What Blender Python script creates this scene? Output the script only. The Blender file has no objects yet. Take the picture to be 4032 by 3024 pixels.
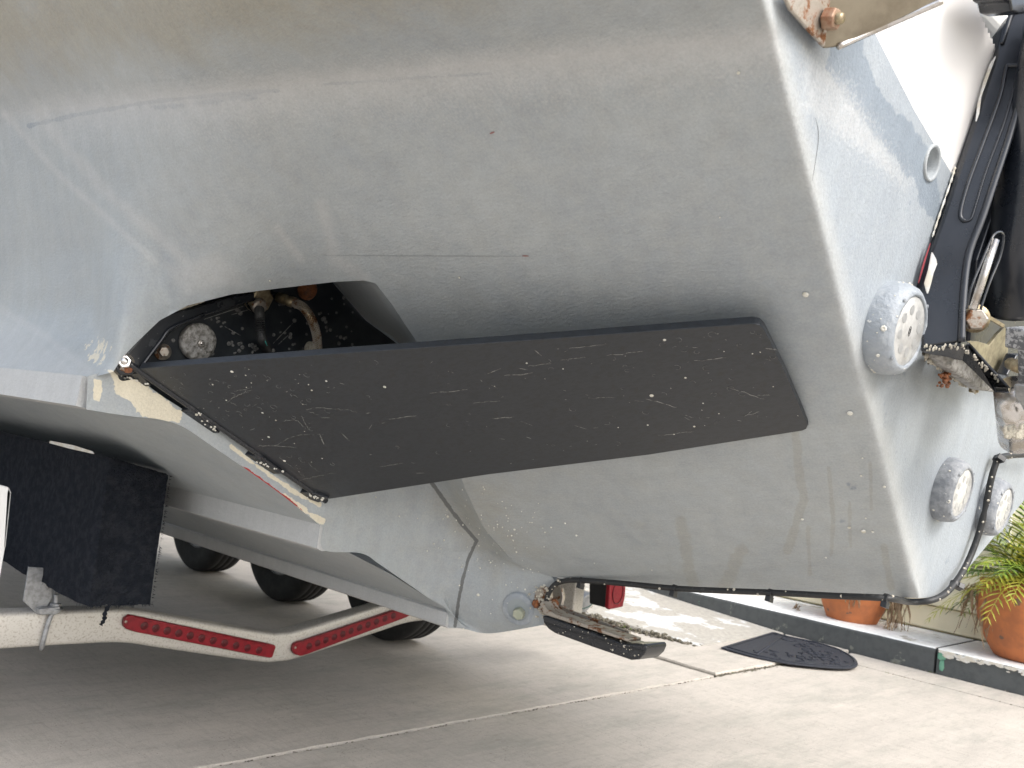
import bpy, bmesh, math, random
import numpy as np
from mathutils import Vector, Matrix

random.seed(7)
rng = np.random.default_rng(7)
scene = bpy.context.scene

# ------------------------------------------------------------------ camera
CAMH = 1.0
F = 3723.8                       # focal length for a frame 4032 wide
_a = np.array([-3916.0, 252.0, -F]); _b = np.array([3498.0, -668.0, -F])
_y = _a / np.linalg.norm(_a); _x = _b / np.linalg.norm(_b); _x = _x - _y * (_x @ _y); _x /= np.linalg.norm(_x)
_z = np.cross(_x, _y)
RM = np.stack([_x, _y, _z])      # world axes: x starboard / towards house, y forward, z up
CAM = np.array([0.0, 0.0, CAMH])
cam = bpy.data.cameras.new("camera"); cam_o = bpy.data.objects.new("camera", cam)
scene.collection.objects.link(cam_o)
cam_o.matrix_world = Matrix([[*RM[0], 0], [*RM[1], 0], [*RM[2], CAMH], [0, 0, 0, 1]])
cam.sensor_width = 36; cam.lens = F / 4032 * 36; cam.clip_start = 0.02; cam.clip_end = 400
cam.dof.use_dof = True; cam.dof.focus_distance = 2.0; cam.dof.aperture_fstop = 9.0
scene.camera = cam_o

# ------------------------------------------------------------------ light
SUN_EL, SUN_AZ = math.radians(45), math.radians(183)     # azimuth clockwise from +y (forward)
w = bpy.data.worlds.new("World"); scene.world = w; w.use_nodes = True
nt = w.node_tree; nt.nodes.clear()
wo = nt.nodes.new("ShaderNodeOutputWorld"); bg = nt.nodes.new("ShaderNodeBackground")
sky = nt.nodes.new("ShaderNodeTexSky"); sky.sky_type = 'NISHITA'; sky.sun_disc = False
sky.sun_elevation = SUN_EL; sky.sun_rotation = SUN_AZ; sky.air_density = 1.0; sky.dust_density = 4.0; sky.ozone_density = 1.0
hs = nt.nodes.new("ShaderNodeHueSaturation"); hs.inputs['Saturation'].default_value = 0.50
nt.links.new(sky.outputs[0], hs.inputs['Color']); nt.links.new(hs.outputs[0], bg.inputs[0]); bg.inputs[1].default_value = 0.15
nt.links.new(bg.outputs[0], wo.inputs[0])
sun = bpy.data.lights.new("sun", 'SUN'); sun.energy = 0.62; sun.angle = math.radians(20); sun.color = (1, .975, .94)
sun_o = bpy.data.objects.new("sun", sun); scene.collection.objects.link(sun_o)
sd = Vector((math.sin(SUN_AZ) * math.cos(SUN_EL), math.cos(SUN_AZ) * math.cos(SUN_EL), math.sin(SUN_EL)))
sun_o.rotation_euler = sd.to_track_quat('Z', 'Y').to_euler()
scene.view_settings.view_transform = 'Standard'; scene.view_settings.look = 'None'
scene.view_settings.exposure = 1.36; scene.view_settings.gamma = 1.0
scene.cycles.max_bounces = 8; scene.cycles.diffuse_bounces = 5

# ------------------------------------------------------------------ helpers
S2 = 4032 / 2212
def ray(u, v):
    d = np.array([u * S2 - 2016, -(v * S2 - 1512), -F]) / F
    return RM @ d
def at(u, v, n, k):              # point of the sight line (u, v) on the real plane n.p = k
    d = ray(u, v); n = np.asarray(n, float)
    return CAM + (k - n @ CAM) / (n @ d) * d
def aty(u, v, y): return at(u, v, (0, 1, 0), y)
def atx(u, v, x): return at(u, v, (1, 0, 0), x)
def atz(u, v, z): return at(u, v, (0, 0, 1), z)
def att(u, v, t): return CAM + t * ray(u, v)
RAKE = 0.16                       # the stern face leans aft as it rises
NA, KA = (0, 1, RAKE), 0.63 + RAKE * 1.25
def ata(u, v, off=0.0): return at(u, v, NA, KA - off)

def mesh_obj(name, verts, faces, mat=None, parent=None, smooth=False, mats=None, midx=None):
    me = bpy.data.meshes.new(name)
    me.from_pydata([tuple(map(float, p)) for p in verts], [], [tuple(f) for f in faces]); me.update()
    if smooth: me.polygons.foreach_set("use_smooth", [True] * len(me.polygons))
    if mats:
        for m in mats: me.materials.append(m)
        if midx is not None: me.polygons.foreach_set("material_index", midx)
    elif mat: me.materials.append(mat)
    o = bpy.data.objects.new(name, me); scene.collection.objects.link(o)
    if parent: o.parent = parent
    return o
def from_bm(name, bm, mat, parent=None, smooth=False, bevel=0, seg=2, angle=35, fixn=True):
    if fixn: bmesh.ops.recalc_face_normals(bm, faces=bm.faces)
    me = bpy.data.meshes.new(name); bm.to_mesh(me); bm.free()
    if mat: me.materials.append(mat)
    o = bpy.data.objects.new(name, me); scene.collection.objects.link(o)
    if parent: o.parent = parent
    if smooth: me.polygons.foreach_set("use_smooth", [True] * len(me.polygons))
    if bevel:
        b = o.modifiers.new("bevel", 'BEVEL'); b.width = bevel; b.segments = seg; b.limit_method = 'ANGLE'; b.angle_limit = math.radians(angle)
        me.polygons.foreach_set("use_smooth", [True] * len(me.polygons))
        wn = o.modifiers.new("wn", 'WEIGHTED_NORMAL'); wn.keep_sharp = True
    return o
def prism_bm(pts, ext, bm=None):
    bm = bm or bmesh.new(); ext = Vector([float(c) for c in ext])
    a = [bm.verts.new([float(c) for c in p]) for p in pts]; b = [bm.verts.new(v.co + ext) for v in a]
    n = len(a); bm.faces.new(a); bm.faces.new(b[::-1])
    for i in range(n): bm.faces.new([a[i], b[i], b[(i + 1) % n], a[(i + 1) % n]])
    return bm
def prism(name, pts, ext, mat, parent=None, bevel=0.0, seg=2):
    return from_bm(name, prism_bm(pts, ext), mat, parent, bevel=bevel, seg=seg)
def box_bm(lo, hi, bm=None):
    (x0, y0, z0), (x1, y1, z1) = lo, hi
    return prism_bm([(x0, y0, z0), (x1, y0, z0), (x1, y1, z0), (x0, y1, z0)], (0, 0, z1 - z0), bm)
def box(name, lo, hi, mat, parent=None, bevel=0.0, seg=2):
    return from_bm(name, box_bm(lo, hi), mat, parent, bevel=bevel, seg=seg)
def smooth_path(P, n=8):
    P = [np.array(p, float) for p in P]; out = []
    for i in range(len(P) - 1):
        p0 = P[max(i - 1, 0)]; p1 = P[i]; p2 = P[i + 1]; p3 = P[min(i + 2, len(P) - 1)]
        for k in range(n):
            t = k / n
            out.append(.5 * ((2 * p1) + (-p0 + p2) * t + (2 * p0 - 5 * p1 + 4 * p2 - p3) * t * t + (-p0 + 3 * p1 - 3 * p2 + p3) * t ** 3))
    out.append(P[-1]); return out
def tube_bm(path, rad, sides=10, bm=None, cap=True):
    bm = bm or bmesh.new(); path = [Vector([float(c) for c in p]) for p in path]; rings = []
    up = Vector((0.13, 0.31, 0.94)).normalized()
    for i, p in enumerate(path):
        d = (path[min(i + 1, len(path) - 1)] - path[max(i - 1, 0)]).normalized()
        if i == 0:
            s = d.cross(up)
            if s.length < .1: s = d.cross(Vector((1, 0, 0)))
            s.normalize()
        else:
            s = (s - d * s.dot(d)).normalized()
        t = d.cross(s); r = rad(i) if callable(rad) else rad
        rings.append([bm.verts.new(p + (s * math.cos(2 * math.pi * k / sides) + t * math.sin(2 * math.pi * k / sides)) * r) for k in range(sides)])
    for a, b in zip(rings, rings[1:]):
        for k in range(sides): bm.faces.new([a[k], a[(k + 1) % sides], b[(k + 1) % sides], b[k]])
    if cap: bm.faces.new(rings[0][::-1]); bm.faces.new(rings[-1])
    return bm
def tube(name, path, rad, mat, parent=None, sides=10):
    return from_bm(name, tube_bm(path, rad, sides), mat, parent, smooth=True)
def frame(n):
    n = Vector([float(c) for c in n]).normalized(); a = Vector((0, 0, 1)) if abs(n.z) < .9 else Vector((1, 0, 0))
    s = n.cross(a).normalized(); return s, n.cross(s).normalized(), n
def lathe_bm(c, n, prof, sides=32, bm=None, jit=0.0, rot=0.0):
    bm = bm or bmesh.new(); s, t, n = frame(n); c = Vector([float(q) for q in c]); rings = []
    for r, h in prof:
        if r <= 1e-6: rings.append([bm.verts.new(c + n * h)]); continue
        rings.append([bm.verts.new(c + n * (h + random.uniform(-jit, jit)) + (s * math.cos(2 * math.pi * k / sides + rot) + t * math.sin(2 * math.pi * k / sides + rot)) * (r + random.uniform(-jit, jit))) for k in range(sides)])
    for a, b in zip(rings, rings[1:]):
        for k in range(sides):
            k2 = (k + 1) % sides
            if len(a) == 1: bm.faces.new([a[0], b[k2], b[k]])
            elif len(b) == 1: bm.faces.new([a[k], a[k2], b[0]])
            else: bm.faces.new([a[k], a[k2], b[k2], b[k]])
    return bm
def lathe(name, c, n, prof, mat, parent=None, sides=32, jit=0.0, smooth=True, bevel=0, rot=0.0):
    return from_bm(name, lathe_bm(c, n, prof, sides, jit=jit, rot=rot), mat, parent, smooth=smooth, bevel=bevel)
def hexnut(name, c, n, r, h, mat, parent, rot=0.0, bolt=None, bmat=None):
    o = lathe(name, c, n, [(r * .92, 0), (r, h * .1), (r, h * .82), (r * .86, h), (0, h)], mat, parent, sides=6, smooth=False, bevel=r * .06, rot=rot)
    if bolt:
        nn = frame(n)[2]
        lathe('bolt_end', Vector([float(q) for q in c]) + nn * h, n, [(r * .5, -h * .3), (r * .5, bolt * .7), (r * .4, bolt), (0, bolt)], bmat or mat, o, sides=16)
    return o
def ribbon_bm(bm, path, width, nrm):
    nrm = Vector([float(c) for c in nrm]).normalized(); P = [Vector([float(c) for c in p]) for p in path]; prev = None
    for i, p in enumerate(P):
        d = (P[min(i + 1, len(P) - 1)] - P[max(i - 1, 0)]).normalized(); s = d.cross(nrm).normalized()
        ww = width * (0.35 + 0.65 * math.sin(math.pi * min(max(i / (len(P) - 1), .05), .95))) * .5
        cur = (bm.verts.new(p - s * ww), bm.verts.new(p + nrm * ww * .3), bm.verts.new(p + s * ww))
        if prev:
            bm.faces.new([prev[0], prev[1], cur[1], cur[0]]); bm.faces.new([prev[1], prev[2], cur[2], cur[1]])
        prev = cur
def thing(name, loc, label, cat, group=None):
    o = bpy.data.objects.new(name, None); scene.collection.objects.link(o); o.location = [float(c) for c in loc]
    o.empty_display_size = .1; o['label'] = label; o['category'] = cat
    if group: o['group'] = group
    return o
def adopt(root):                  # parts are built in world space; keep them there under a located empty
    bpy.context.view_layer.update()
    for c in list(root.children): c.matrix_parent_inverse = root.matrix_world.inverted()
def structure(o): o['kind'] = 'structure'; return o
def stuff(o): o['kind'] = 'stuff'; return o

# ------------------------------------------------------------------ materials
def newmat(name):
    m = bpy.data.materials.new(name); m.use_nodes = True
    n = m.node_tree.nodes; return m, m.node_tree, n['Principled BSDF']
def N(t, kind, **kw):
    n = t.nodes.new(kind)
    for k, v in kw.items():
        if k in n.inputs: n.inputs[k].default_value = v
        else: setattr(n, k, v)
    return n
def noise(t, coord, scale, detail=4, rough=.55, stretch=None, dist=0.0):
    src = coord
    if stretch:
        mp = N(t, "ShaderNodeMapping"); mp.inputs['Scale'].default_value = stretch
        t.links.new(coord, mp.inputs[0]); src = mp.outputs[0]
    n = N(t, "ShaderNodeTexNoise"); n.inputs['Scale'].default_value = scale; n.inputs['Detail'].default_value = detail
    n.inputs['Roughness'].default_value = rough; n.inputs['Distortion'].default_value = dist
    t.links.new(src, n.inputs['Vector']); return n.outputs['Fac']
def ramp(t, fac, lo, hi, a=(0, 0, 0, 1), b=(1, 1, 1, 1)):
    r = N(t, "ShaderNodeMapRange"); r.inputs['From Min'].default_value = lo; r.inputs['From Max'].default_value = hi
    r.interpolation_type = 'SMOOTHSTEP'; t.links.new(fac, r.inputs['Value']); return r.outputs['Result']
def math_(t, op, a, b=None, clamp=False):
    n = N(t, "ShaderNodeMath", operation=op); n.use_clamp = clamp
    for i, x in enumerate((a, b)):
        if x is None: continue
        if hasattr(x, 'links'): t.links.new(x, n.inputs[i])
        else: n.inputs[i].default_value = x
    return n.outputs[0]
def mix(t, fac, a, b):
    n = N(t, "ShaderNodeMix", data_type='RGBA')
    for sock, x in ((n.inputs['Factor'], fac), (n.inputs[6], a), (n.inputs[7], b)):
        if hasattr(x, 'links'): t.links.new(x, sock)
        elif isinstance(x, (int, float)): sock.default_value = x
        else: sock.default_value = (*x, 1) if len(x) == 3 else x
    return n.outputs[2]
def bump(t, b, h, strength, dist=.001):
    n = N(t, "ShaderNodeBump"); n.inputs['Strength'].default_value = strength; n.inputs['Distance'].default_value = dist
    t.links.new(h, n.inputs['Height'])
    if b.inputs['Normal'].links: t.links.new(b.inputs['Normal'].links[0].from_socket, n.inputs['Normal'])
    t.links.new(n.outputs[0], b.inputs['Normal'])
def basic(name, col, rough=.5, metal=0.0, col2=None, nscale=20, lo=.4, hi=.65, bmp=0.0, bscale=200, bdist=.001, stretch=None, spec=None, spots=None, rough2=None, coat=0):
    m, t, b = newmat(name); tc = N(t, "ShaderNodeTexCoord").outputs['Object']
    b.inputs['Roughness'].default_value = rough; b.inputs['Metallic'].default_value = metal
    if spec is not None: b.inputs['Specular IOR Level'].default_value = spec
    if coat: b.inputs['Coat Weight'].default_value = coat; b.inputs['Coat Roughness'].default_value = .12
    c = (*col, 1)
    b.inputs['Base Color'].default_value = c; cs = None
    if col2:
        f = ramp(t, noise(t, tc, nscale, 6, .65, stretch), lo, hi); cs = mix(t, f, col, col2)
        if rough2 is not None:
            rr = N(t, "ShaderNodeMapRange"); rr.inputs['To Min'].default_value = rough; rr.inputs['To Max'].default_value = rough2
            t.links.new(f, rr.inputs['Value']); t.links.new(rr.outputs[0], b.inputs['Roughness'])
    if spots:                     # (colour, scale, threshold)
        f = ramp(t, noise(t, tc, spots[1], 3, .5), spots[2], spots[2] + .03)
        cs = mix(t, f, cs if cs else col, spots[0])
    if cs: t.links.new(cs, b.inputs['Base Color'])
    if bmp: bump(t, b, noise(t, tc, bscale, 4, .6, stretch), bmp, bdist)
    return m

def hull_material():
    m, t, b = newmat("worn_bottom_paint"); tc = N(t, "ShaderNodeTexCoord").outputs['Object']
    def attr(n):
        a = N(t, "ShaderNodeAttribute"); a.attribute_name = n; return a.outputs['Fac']
    def mask(n, sc, k, soft=.06, det=6, stretch=None, base=.5):
        f = math_(t, 'ADD', attr(n), math_(t, 'MULTIPLY', math_(t, 'SUBTRACT', noise(t, tc, sc, det, .6, stretch), .5), k))
        return ramp(t, f, base - soft, base + soft)
    big = ramp(t, noise(t, tc, 2.6, 5, .6), .3, .7)
    c = mix(t, big, (.345, .372, .382), (.298, .326, .345))
    mot = ramp(t, noise(t, tc, 22, 6, .7), .35, .7); c = mix(t, math_(t, 'MULTIPLY', mot, .35), c, (.36, .37, .355))
    c = mix(t, math_(t, 'MULTIPLY', mask('stain', 6, 1.3, .35), .75), c, (.275, .262, .21))
    sf = ramp(t, noise(t, tc, 130, 3, .6), .42, .62); c = mix(t, math_(t, 'MULTIPLY', math_(t, 'MULTIPLY', sf, attr('stain')), .45), c, (.36, .33, .27))
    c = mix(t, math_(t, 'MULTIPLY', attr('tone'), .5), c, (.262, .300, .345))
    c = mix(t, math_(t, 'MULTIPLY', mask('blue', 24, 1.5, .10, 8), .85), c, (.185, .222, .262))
    c = mix(t, math_(t, 'MULTIPLY', mask('drip', 30, .9, .12, 5, (1, 1, .25)), .40), c, (.272, .268, .228))
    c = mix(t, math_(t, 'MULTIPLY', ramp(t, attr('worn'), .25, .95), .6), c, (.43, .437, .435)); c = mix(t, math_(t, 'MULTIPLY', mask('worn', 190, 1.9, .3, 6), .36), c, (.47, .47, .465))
    c = mix(t, math_(t, 'MULTIPLY', mask('soft', 12, .5, .45, 5), .42), c, (.44, .445, .44))
    c = mix(t, mask('dark', 75, .8, .08, 4), c, (.13, .135, .135))
    c = mix(t, mask('cream', 34, 1.5, .03, 8), c, (.60, .555, .44))
    c = mix(t, mask('red', 45, .9, .04), c, (.33, .03, .03))
    wm = mask('white', 60, .02, .006); c = mix(t, wm, c, (.72, .71, .695))
    fine = math_(t, 'MULTIPLY', math_(t, 'SUBTRACT', noise(t, tc, 230, 5, .75), .5), .5)
    med = math_(t, 'MULTIPLY', math_(t, 'SUBTRACT', noise(t, tc, 38, 7, .72, (1, .35, 1)), .5), .22)
    run_ = math_(t, 'MULTIPLY', math_(t, 'SUBTRACT', noise(t, tc, 16, 6, .7, (1.6, 1.6, .12)), .5), .30)
    grain = math_(t, 'ADD', 1.0, math_(t, 'MULTIPLY', math_(t, 'ADD', math_(t, 'ADD', fine, med), run_), math_(t, 'SUBTRACT', 1.0, wm)))
    hv = N(t, "ShaderNodeVectorMath", operation='SCALE'); t.links.new(c, hv.inputs[0]); t.links.new(grain, hv.inputs['Scale'])
    t.links.new(hv.outputs[0], b.inputs['Base Color'])
    rr = N(t, "ShaderNodeMapRange"); rr.inputs['To Min'].default_value = .46; rr.inputs['To Max'].default_value = .28
    t.links.new(wm, rr.inputs['Value']); t.links.new(rr.outputs[0], b.inputs['Roughness'])
    b.inputs['Specular IOR Level'].default_value = .4
    inv = math_(t, 'SUBTRACT', 1.0, wm)
    bump(t, b, math_(t, 'MULTIPLY', noise(t, tc, 170, 4, .65, (1, .45, 1)), inv), .6, .0022)
    bump(t, b, math_(t, 'MULTIPLY', noise(t, tc, 14, 3, .5), inv), .25, .006)
    return m
M = {}
M['hull'] = hull_material()
M['gloss_black'] = basic("gloss_black", (.012, .014, .018), .22, col2=(.03, .033, .038), nscale=18, lo=.5, hi=.75, bmp=.12, bscale=60, spots=((.16, .16, .155), 150, .705), rough2=.5)
M['pocket_black'] = basic("pocket_black", (.010, .013, .018), .3, col2=(.022, .026, .03), nscale=14, bmp=.15, bscale=80)
M['engine_black'] = basic("engine_black", (.013, .016, .022), .27, col2=(.02, .023, .03), nscale=10, bmp=.10, bscale=300, rough2=.42, coat=.25)
M['plate'] = basic("plate_black", (.017, .021, .027), .34, col2=(.012, .015, .019), nscale=60, lo=.45, hi=.6, bmp=.12, bscale=240, stretch=(3, .7, 3), spots=((.013, .014, .016), 90, .62))
M['zinc'] = basic("zinc_corroded", (.40, .39, .37), .6, .4, col2=(.19, .18, .16), nscale=90, bmp=1, bscale=75, bdist=.010)
M['steel'] = basic("stainless", (.62, .61, .6), .18, 1.0, col2=(.42, .38, .33), nscale=40, bmp=.05, rough2=.4)
M['steel_rusty'] = basic("steel_rusty", (.42, .38, .33), .42, .8, col2=(.22, .10, .045), nscale=45, lo=.5, hi=.62, bmp=.4, bscale=220, bdist=.002, rough2=.8)
M['brass'] = basic("brass_old", (.36, .30, .19), .4, .7, col2=(.22, .17, .11), nscale=90, bmp=.3)
M['rust'] = basic("rust", (.28, .10, .035), .85, 0, col2=(.13, .06, .035), nscale=60, bmp=.9, bscale=160, bdist=.004)
M['alu'] = basic("aluminium_dull", (.56, .54, .50), .5, .45, col2=(.40, .37, .32), nscale=160, lo=.5, hi=.66, bmp=.18, bscale=400, spots=((.30, .24, .18), 210, .69), rough2=.65)
M['alu_grey'] = basic("galvanised", (.34, .35, .36), .5, .6, col2=(.24, .245, .25), nscale=70, bmp=.2)
M['carpet'] = basic("carpet_black", (.020, .024, .033), .95, 0, col2=(.036, .040, .050), nscale=45, bmp=1.0, bscale=150, bdist=.03, spec=.1)
M['rubber'] = basic("tyre_rubber", (.014, .014, .014), .8, 0, col2=(.025, .025, .024), nscale=20, bmp=.3, bscale=200)
M['rubber_cable'] = basic("cable_rubber", (.016, .017, .018), .5, 0, col2=(.05, .05, .048), nscale=90, lo=.55, hi=.7, bmp=.4, bscale=300)
M['barnacle'] = basic("barnacle_shell", (.52, .49, .41), .8, 0, col2=(.32, .29, .24), nscale=200, bmp=.5, bscale=400)
M['barnacle_pale'] = basic("barnacle_pale", (.66, .65, .60), .7, 0, col2=(.5, .48, .4), nscale=120, bmp=.4)
M['ring'] = basic("barnacle_scar", (.17, .17, .165), .8, 0, col2=(.08, .08, .08), nscale=150, bmp=.4)
M['scratch'] = basic("scratch_pale", (.22, .22, .21), .7, 0, col2=(.06, .06, .06), nscale=120, lo=.45, hi=.6)
M['lens'] = basic("light_lens", (.52, .52, .50), .25, 0, col2=(.40, .40, .385), nscale=50, coat=.4)
M['lens_cell'] = basic("light_cell", (.33, .335, .33), .3, 0, coat=.3)
M['housing'] = basic("painted_housing", (.27, .30, .33), .5, 0, col2=(.33, .355, .378), nscale=38, lo=.45, hi=.7, bmp=.7, bscale=75, bdist=.005, spots=((.6, .6, .58), 75, .71))
M['housing_dark'] = basic("weathered_housing", (.18, .195, .215), .55, 0, col2=(.27, .285, .30), nscale=60, bmp=.7, bscale=120, bdist=.003)
def red_mat(name, col, rough=.18):
    m, t, b = newmat(name); tc = N(t, "ShaderNodeTexCoord").outputs['Object']
    c = mix(t, ramp(t, noise(t, tc, 60, 4), .4, .7), col, tuple(x * .72 for x in col)); t.links.new(c, b.inputs['Base Color'])
    b.inputs['Roughness'].default_value = .34; b.inputs['Specular IOR Level'].default_value = .3; b.inputs['Coat Weight'].default_value = .12; b.inputs['Coat Roughness'].default_value = .1
    wv = N(t, "ShaderNodeTexWave"); wv.inputs['Scale'].default_value = 130; t.links.new(tc, wv.inputs['Vector']); bump(t, b, wv.outputs['Fac'], .12, .001)
    return m
M['red'] = red_mat("red_lens", (.22, .006, .014)); M['red_dark'] = red_mat("red_lens_dark", (.085, .004, .008))
M['pink'] = basic("pink_red_cloth", (.62, .10, .14), .7)
M['black_plastic'] = basic("black_plastic", (.012, .013, .015), .4)
M['terracotta'] = basic("terracotta", (.50, .17, .06), .8, 0, col2=(.38, .135, .055), nscale=9, bmp=.4, bscale=60, spots=((.16, .10, .07), 11, .66))
M['siding'] = basic("cream_siding_paint", (.86, .81, .60), .5, 0, col2=(.82, .77, .56), nscale=5, bmp=.1, bscale=90)
M['trim_white'] = basic("white_trim_paint", (.8, .8, .78), .45)
M['dead_leaf'] = basic("dead_leaf", (.33, .24, .15), .9, 0, col2=(.20, .13, .075), nscale=60, bmp=.4, bscale=150)
def leaf_mat(name, a, bcol):
    m = basic(name, a, .45, 0, col2=bcol, nscale=7, lo=.35, hi=.7); b = m.node_tree.nodes['Principled BSDF']
    b.inputs['Subsurface Weight'].default_value = 0; return m
M['leaf'] = leaf_mat("palm_green", (.15, .25, .02), (.30, .40, .05)); M['leaf_dark'] = leaf_mat("palm_dark_green", (.035, .075, .015), (.08, .14, .02)); M['leaf_yellow'] = leaf_mat("palm_yellow", (.44, .40, .05), (.30, .34, .04))
M['soil'] = basic("soil", (.06, .045, .03), .95, bmp=.8, bscale=60)
M['mat'] = basic("doormat_rubber", (.014, .017, .026), .75, 0, col2=(.022, .026, .038), nscale=40, bmp=.6, bscale=120, bdist=.003)
M['moss'] = basic("joint_debris", (.10, .09, .065), .95, 0, col2=(.26, .235, .195), nscale=55, lo=.5, hi=.62, bmp=1, bscale=130, bdist=.01, spots=((.10, .14, .03), 9, .62))
M['skin_dark'] = basic("slab_bed", (.07, .065, .055), .95, col2=(.12, .11, .09), nscale=40, bmp=.6)
def concrete(name, a, bcol, c2=None, wet=None):
    m, t, b = newmat(name); tc = N(t, "ShaderNodeTexCoord").outputs['Object']
    c = mix(t, ramp(t, noise(t, tc, 1.4, 6, .6), .3, .7), a, bcol)
    c = mix(t, math_(t, 'MULTIPLY', ramp(t, noise(t, tc, 5, 7, .7, (.35, 1.6, 1)), .42, .7), .55), c, c2 or tuple(x * .8 for x in a))
    c = mix(t, math_(t, 'MULTIPLY', ramp(t, noise(t, tc, 210, 4, .8), .5, .66), .5), c, (.22, .195, .165))
    c = mix(t, math_(t, 'MULTIPLY', ramp(t, noise(t, tc, 60, 6, .75, (1, .14, 1)), .45, .7), .4), c, (.29, .27, .24))
    c = mix(t, math_(t, 'MULTIPLY', ramp(t, noise(t, tc, 170, 2, .5), .68, .72), .6), c, (.66, .64, .60))
    c = mix(t, math_(t, 'MULTIPLY', ramp(t, noise(t, tc, 2.1, 9, .78, (.5, 1.4, 1)), .48, .66), .6), c, (.30, .295, .26))
    c = mix(t, math_(t, 'MULTIPLY', ramp(t, noise(t, tc, 28, 9, .85, (.4, 1.5, 1)), .5, .64), .45), c, (.27, .25, .22))
    vo = N(t, "ShaderNodeTexVoronoi"); vo.inputs['Scale'].default_value = 75; t.links.new(tc, vo.inputs['Vector'])
    c = mix(t, math_(t, 'MULTIPLY', math_(t, 'SUBTRACT', 1.0, ramp(t, vo.outputs['Distance'], .10, .2)), ramp(t, noise(t, tc, 6, 3), .5, .6)), c, (.20, .18, .155))
    c = mix(t, math_(t, 'MULTIPLY', ramp(t, noise(t, tc, 3.3, 7, .7, (.45, 1.6, 1)), .55, .75), .6), c, (.56, .51, .45))
    c = mix(t, math_(t, 'MULTIPLY', ramp(t, noise(t, tc, 11, 8, .75), .62, .74), .4), c, (.24, .225, .20))
    t.links.new(c, b.inputs['Base Color']); b.inputs['Roughness'].default_value = .85
    bump(t, b, noise(t, tc, 330, 4, .7), .35, .003); bump(t, b, noise(t, tc, 95, 4, .6, (1, .05, 1)), .4, .002)
    bump(t, b, noise(t, tc, 9, 4, .5), .3, .01)
    return m
M['concrete'] = concrete("driveway_concrete", (.52, .48, .43), (.465, .43, .385), (.38, .355, .32))
def painted(name, base, paint, lvl, sc=3.0, c3=None):
    m, t, b = newmat(name); tc = N(t, "ShaderNodeTexCoord").outputs['Object']
    f = ramp(t, noise(t, tc, sc, 9, .68), lvl, lvl + .03)
    p = mix(t, ramp(t, noise(t, tc, 25, 5), .4, .75), paint, tuple(x * .8 for x in paint))
    q = mix(t, ramp(t, noise(t, tc, 40, 5), .3, .7), base, tuple(x * .75 for x in base)); c = mix(t, f, p, q)
    if c3: c = mix(t, ramp(t, noise(t, tc, 4.3, 8, .7), .66, .675), c, c3)
    t.links.new(c, b.inputs['Base Color']); b.inputs['Roughness'].default_value = .75
    bump(t, b, noise(t, tc, 120, 4, .7), .4, .004); bump(t, b, f, .5, .002); return m
M['ramp_paint'] = painted("worn_white_paint", (.43, .41, .37), (.60, .61, .61), .44, 2.6)
M['step_top'] = painted("step_white_paint", (.50, .48, .43), (.82, .84, .84), .60, 3.0, (.42, .50, .40))
M['step_face'] = painted("step_grey_paint", (.22, .23, .20), (.088, .096, .098), .60, 6.0, (.16, .33, .24))
M['chip'] = basic("chipped_pale_paint", (.60, .56, .47), .8, col2=(.7, .7, .68), nscale=30, bmp=.5)
M['green_paint'] = basic("green_old_paint", (.16, .36, .25), .7, col2=(.1, .28, .2), nscale=30)

# ================================================================== SETTING
g = structure(mesh_obj('ground', [(-150, -150, -.05), (150, -150, -.05), (150, 150, -.05), (-150, 150, -.05)], [(0, 1, 2, 3)], M['skin_dark']))
g['label'] = "ground under the concrete driveway"
drive = structure(mesh_obj('driveway', [(-40, -40, -.03), (5.72, -40, -.03), (5.72, 60, -.03), (-40, 60, -.03)], [(0, 1, 2, 3)], M['skin_dark']))
def slab(x0, y0, x1, y1, z=0.0, jag=.004):
    """concrete slab with slightly crumbled edges"""
    per = []
    def edge(a, b):
        L = math.dist(a, b); n = max(2, min(160, int(L / .035)))
        for i in range(n):
            f = i / n; per.append([a[0] + (b[0] - a[0]) * f, a[1] + (b[1] - a[1]) * f])
    edge((x0, y0), (x1, y0)); edge((x1, y0), (x1, y1)); edge((x1, y1), (x0, y1)); edge((x0, y1), (x0, y0))
    cx, cy = (x0 + x1) / 2, (y0 + y1) / 2; bm = bmesh.new(); top = []; mid = []; bot = []
    for x, y in per:
        ix = -1 if x > cx else 1; iy = -1 if y > cy else 1
        j = abs(random.gauss(0, jag)); px, py = x + ix * j * (abs(x - x0) < 1e-6 or abs(x - x1) < 1e-6), y + iy * j * (abs(y - y0) < 1e-6 or abs(y - y1) < 1e-6)
        bot.append(bm.verts.new((px, py, -.06))); mid.append(bm.verts.new((px, py, z - .008)))
        top.append(bm.verts.new((px + ix * .003, py + iy * .003, z + random.uniform(-.001, 0))))
    n = len(per)
    for i in range(n):
        k = (i + 1) % n; bm.faces.new([bot[i], bot[k], mid[k], mid[i]]); bm.faces.new([mid[i], mid[k], top[k], top[i]])
    bm.faces.new(top)
    return from_bm('slab', bm, M['concrete'], drive)
JY = 2.385
gp = .006
slab(-3.0, -3.5, 5.40 - gp, JY - gp); slab(5.40 + gp, -3.5, 5.745, JY - gp, -.002)
slab(4.19 + gp, JY + gp, 5.745, 9.5, .012); slab(-3.0, JY + gp, 4.19 - gp, 9.5)
slab(-12, -3.5, -3.0 - 2 * gp, JY - gp); slab(-12, JY + gp, -3.0 - 2 * gp, 9.5)
slab(-12, -14, 5.745, -3.5 - 2 * gp); slab(-12, 9.5 + 2 * gp, 5.745, 22)
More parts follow.
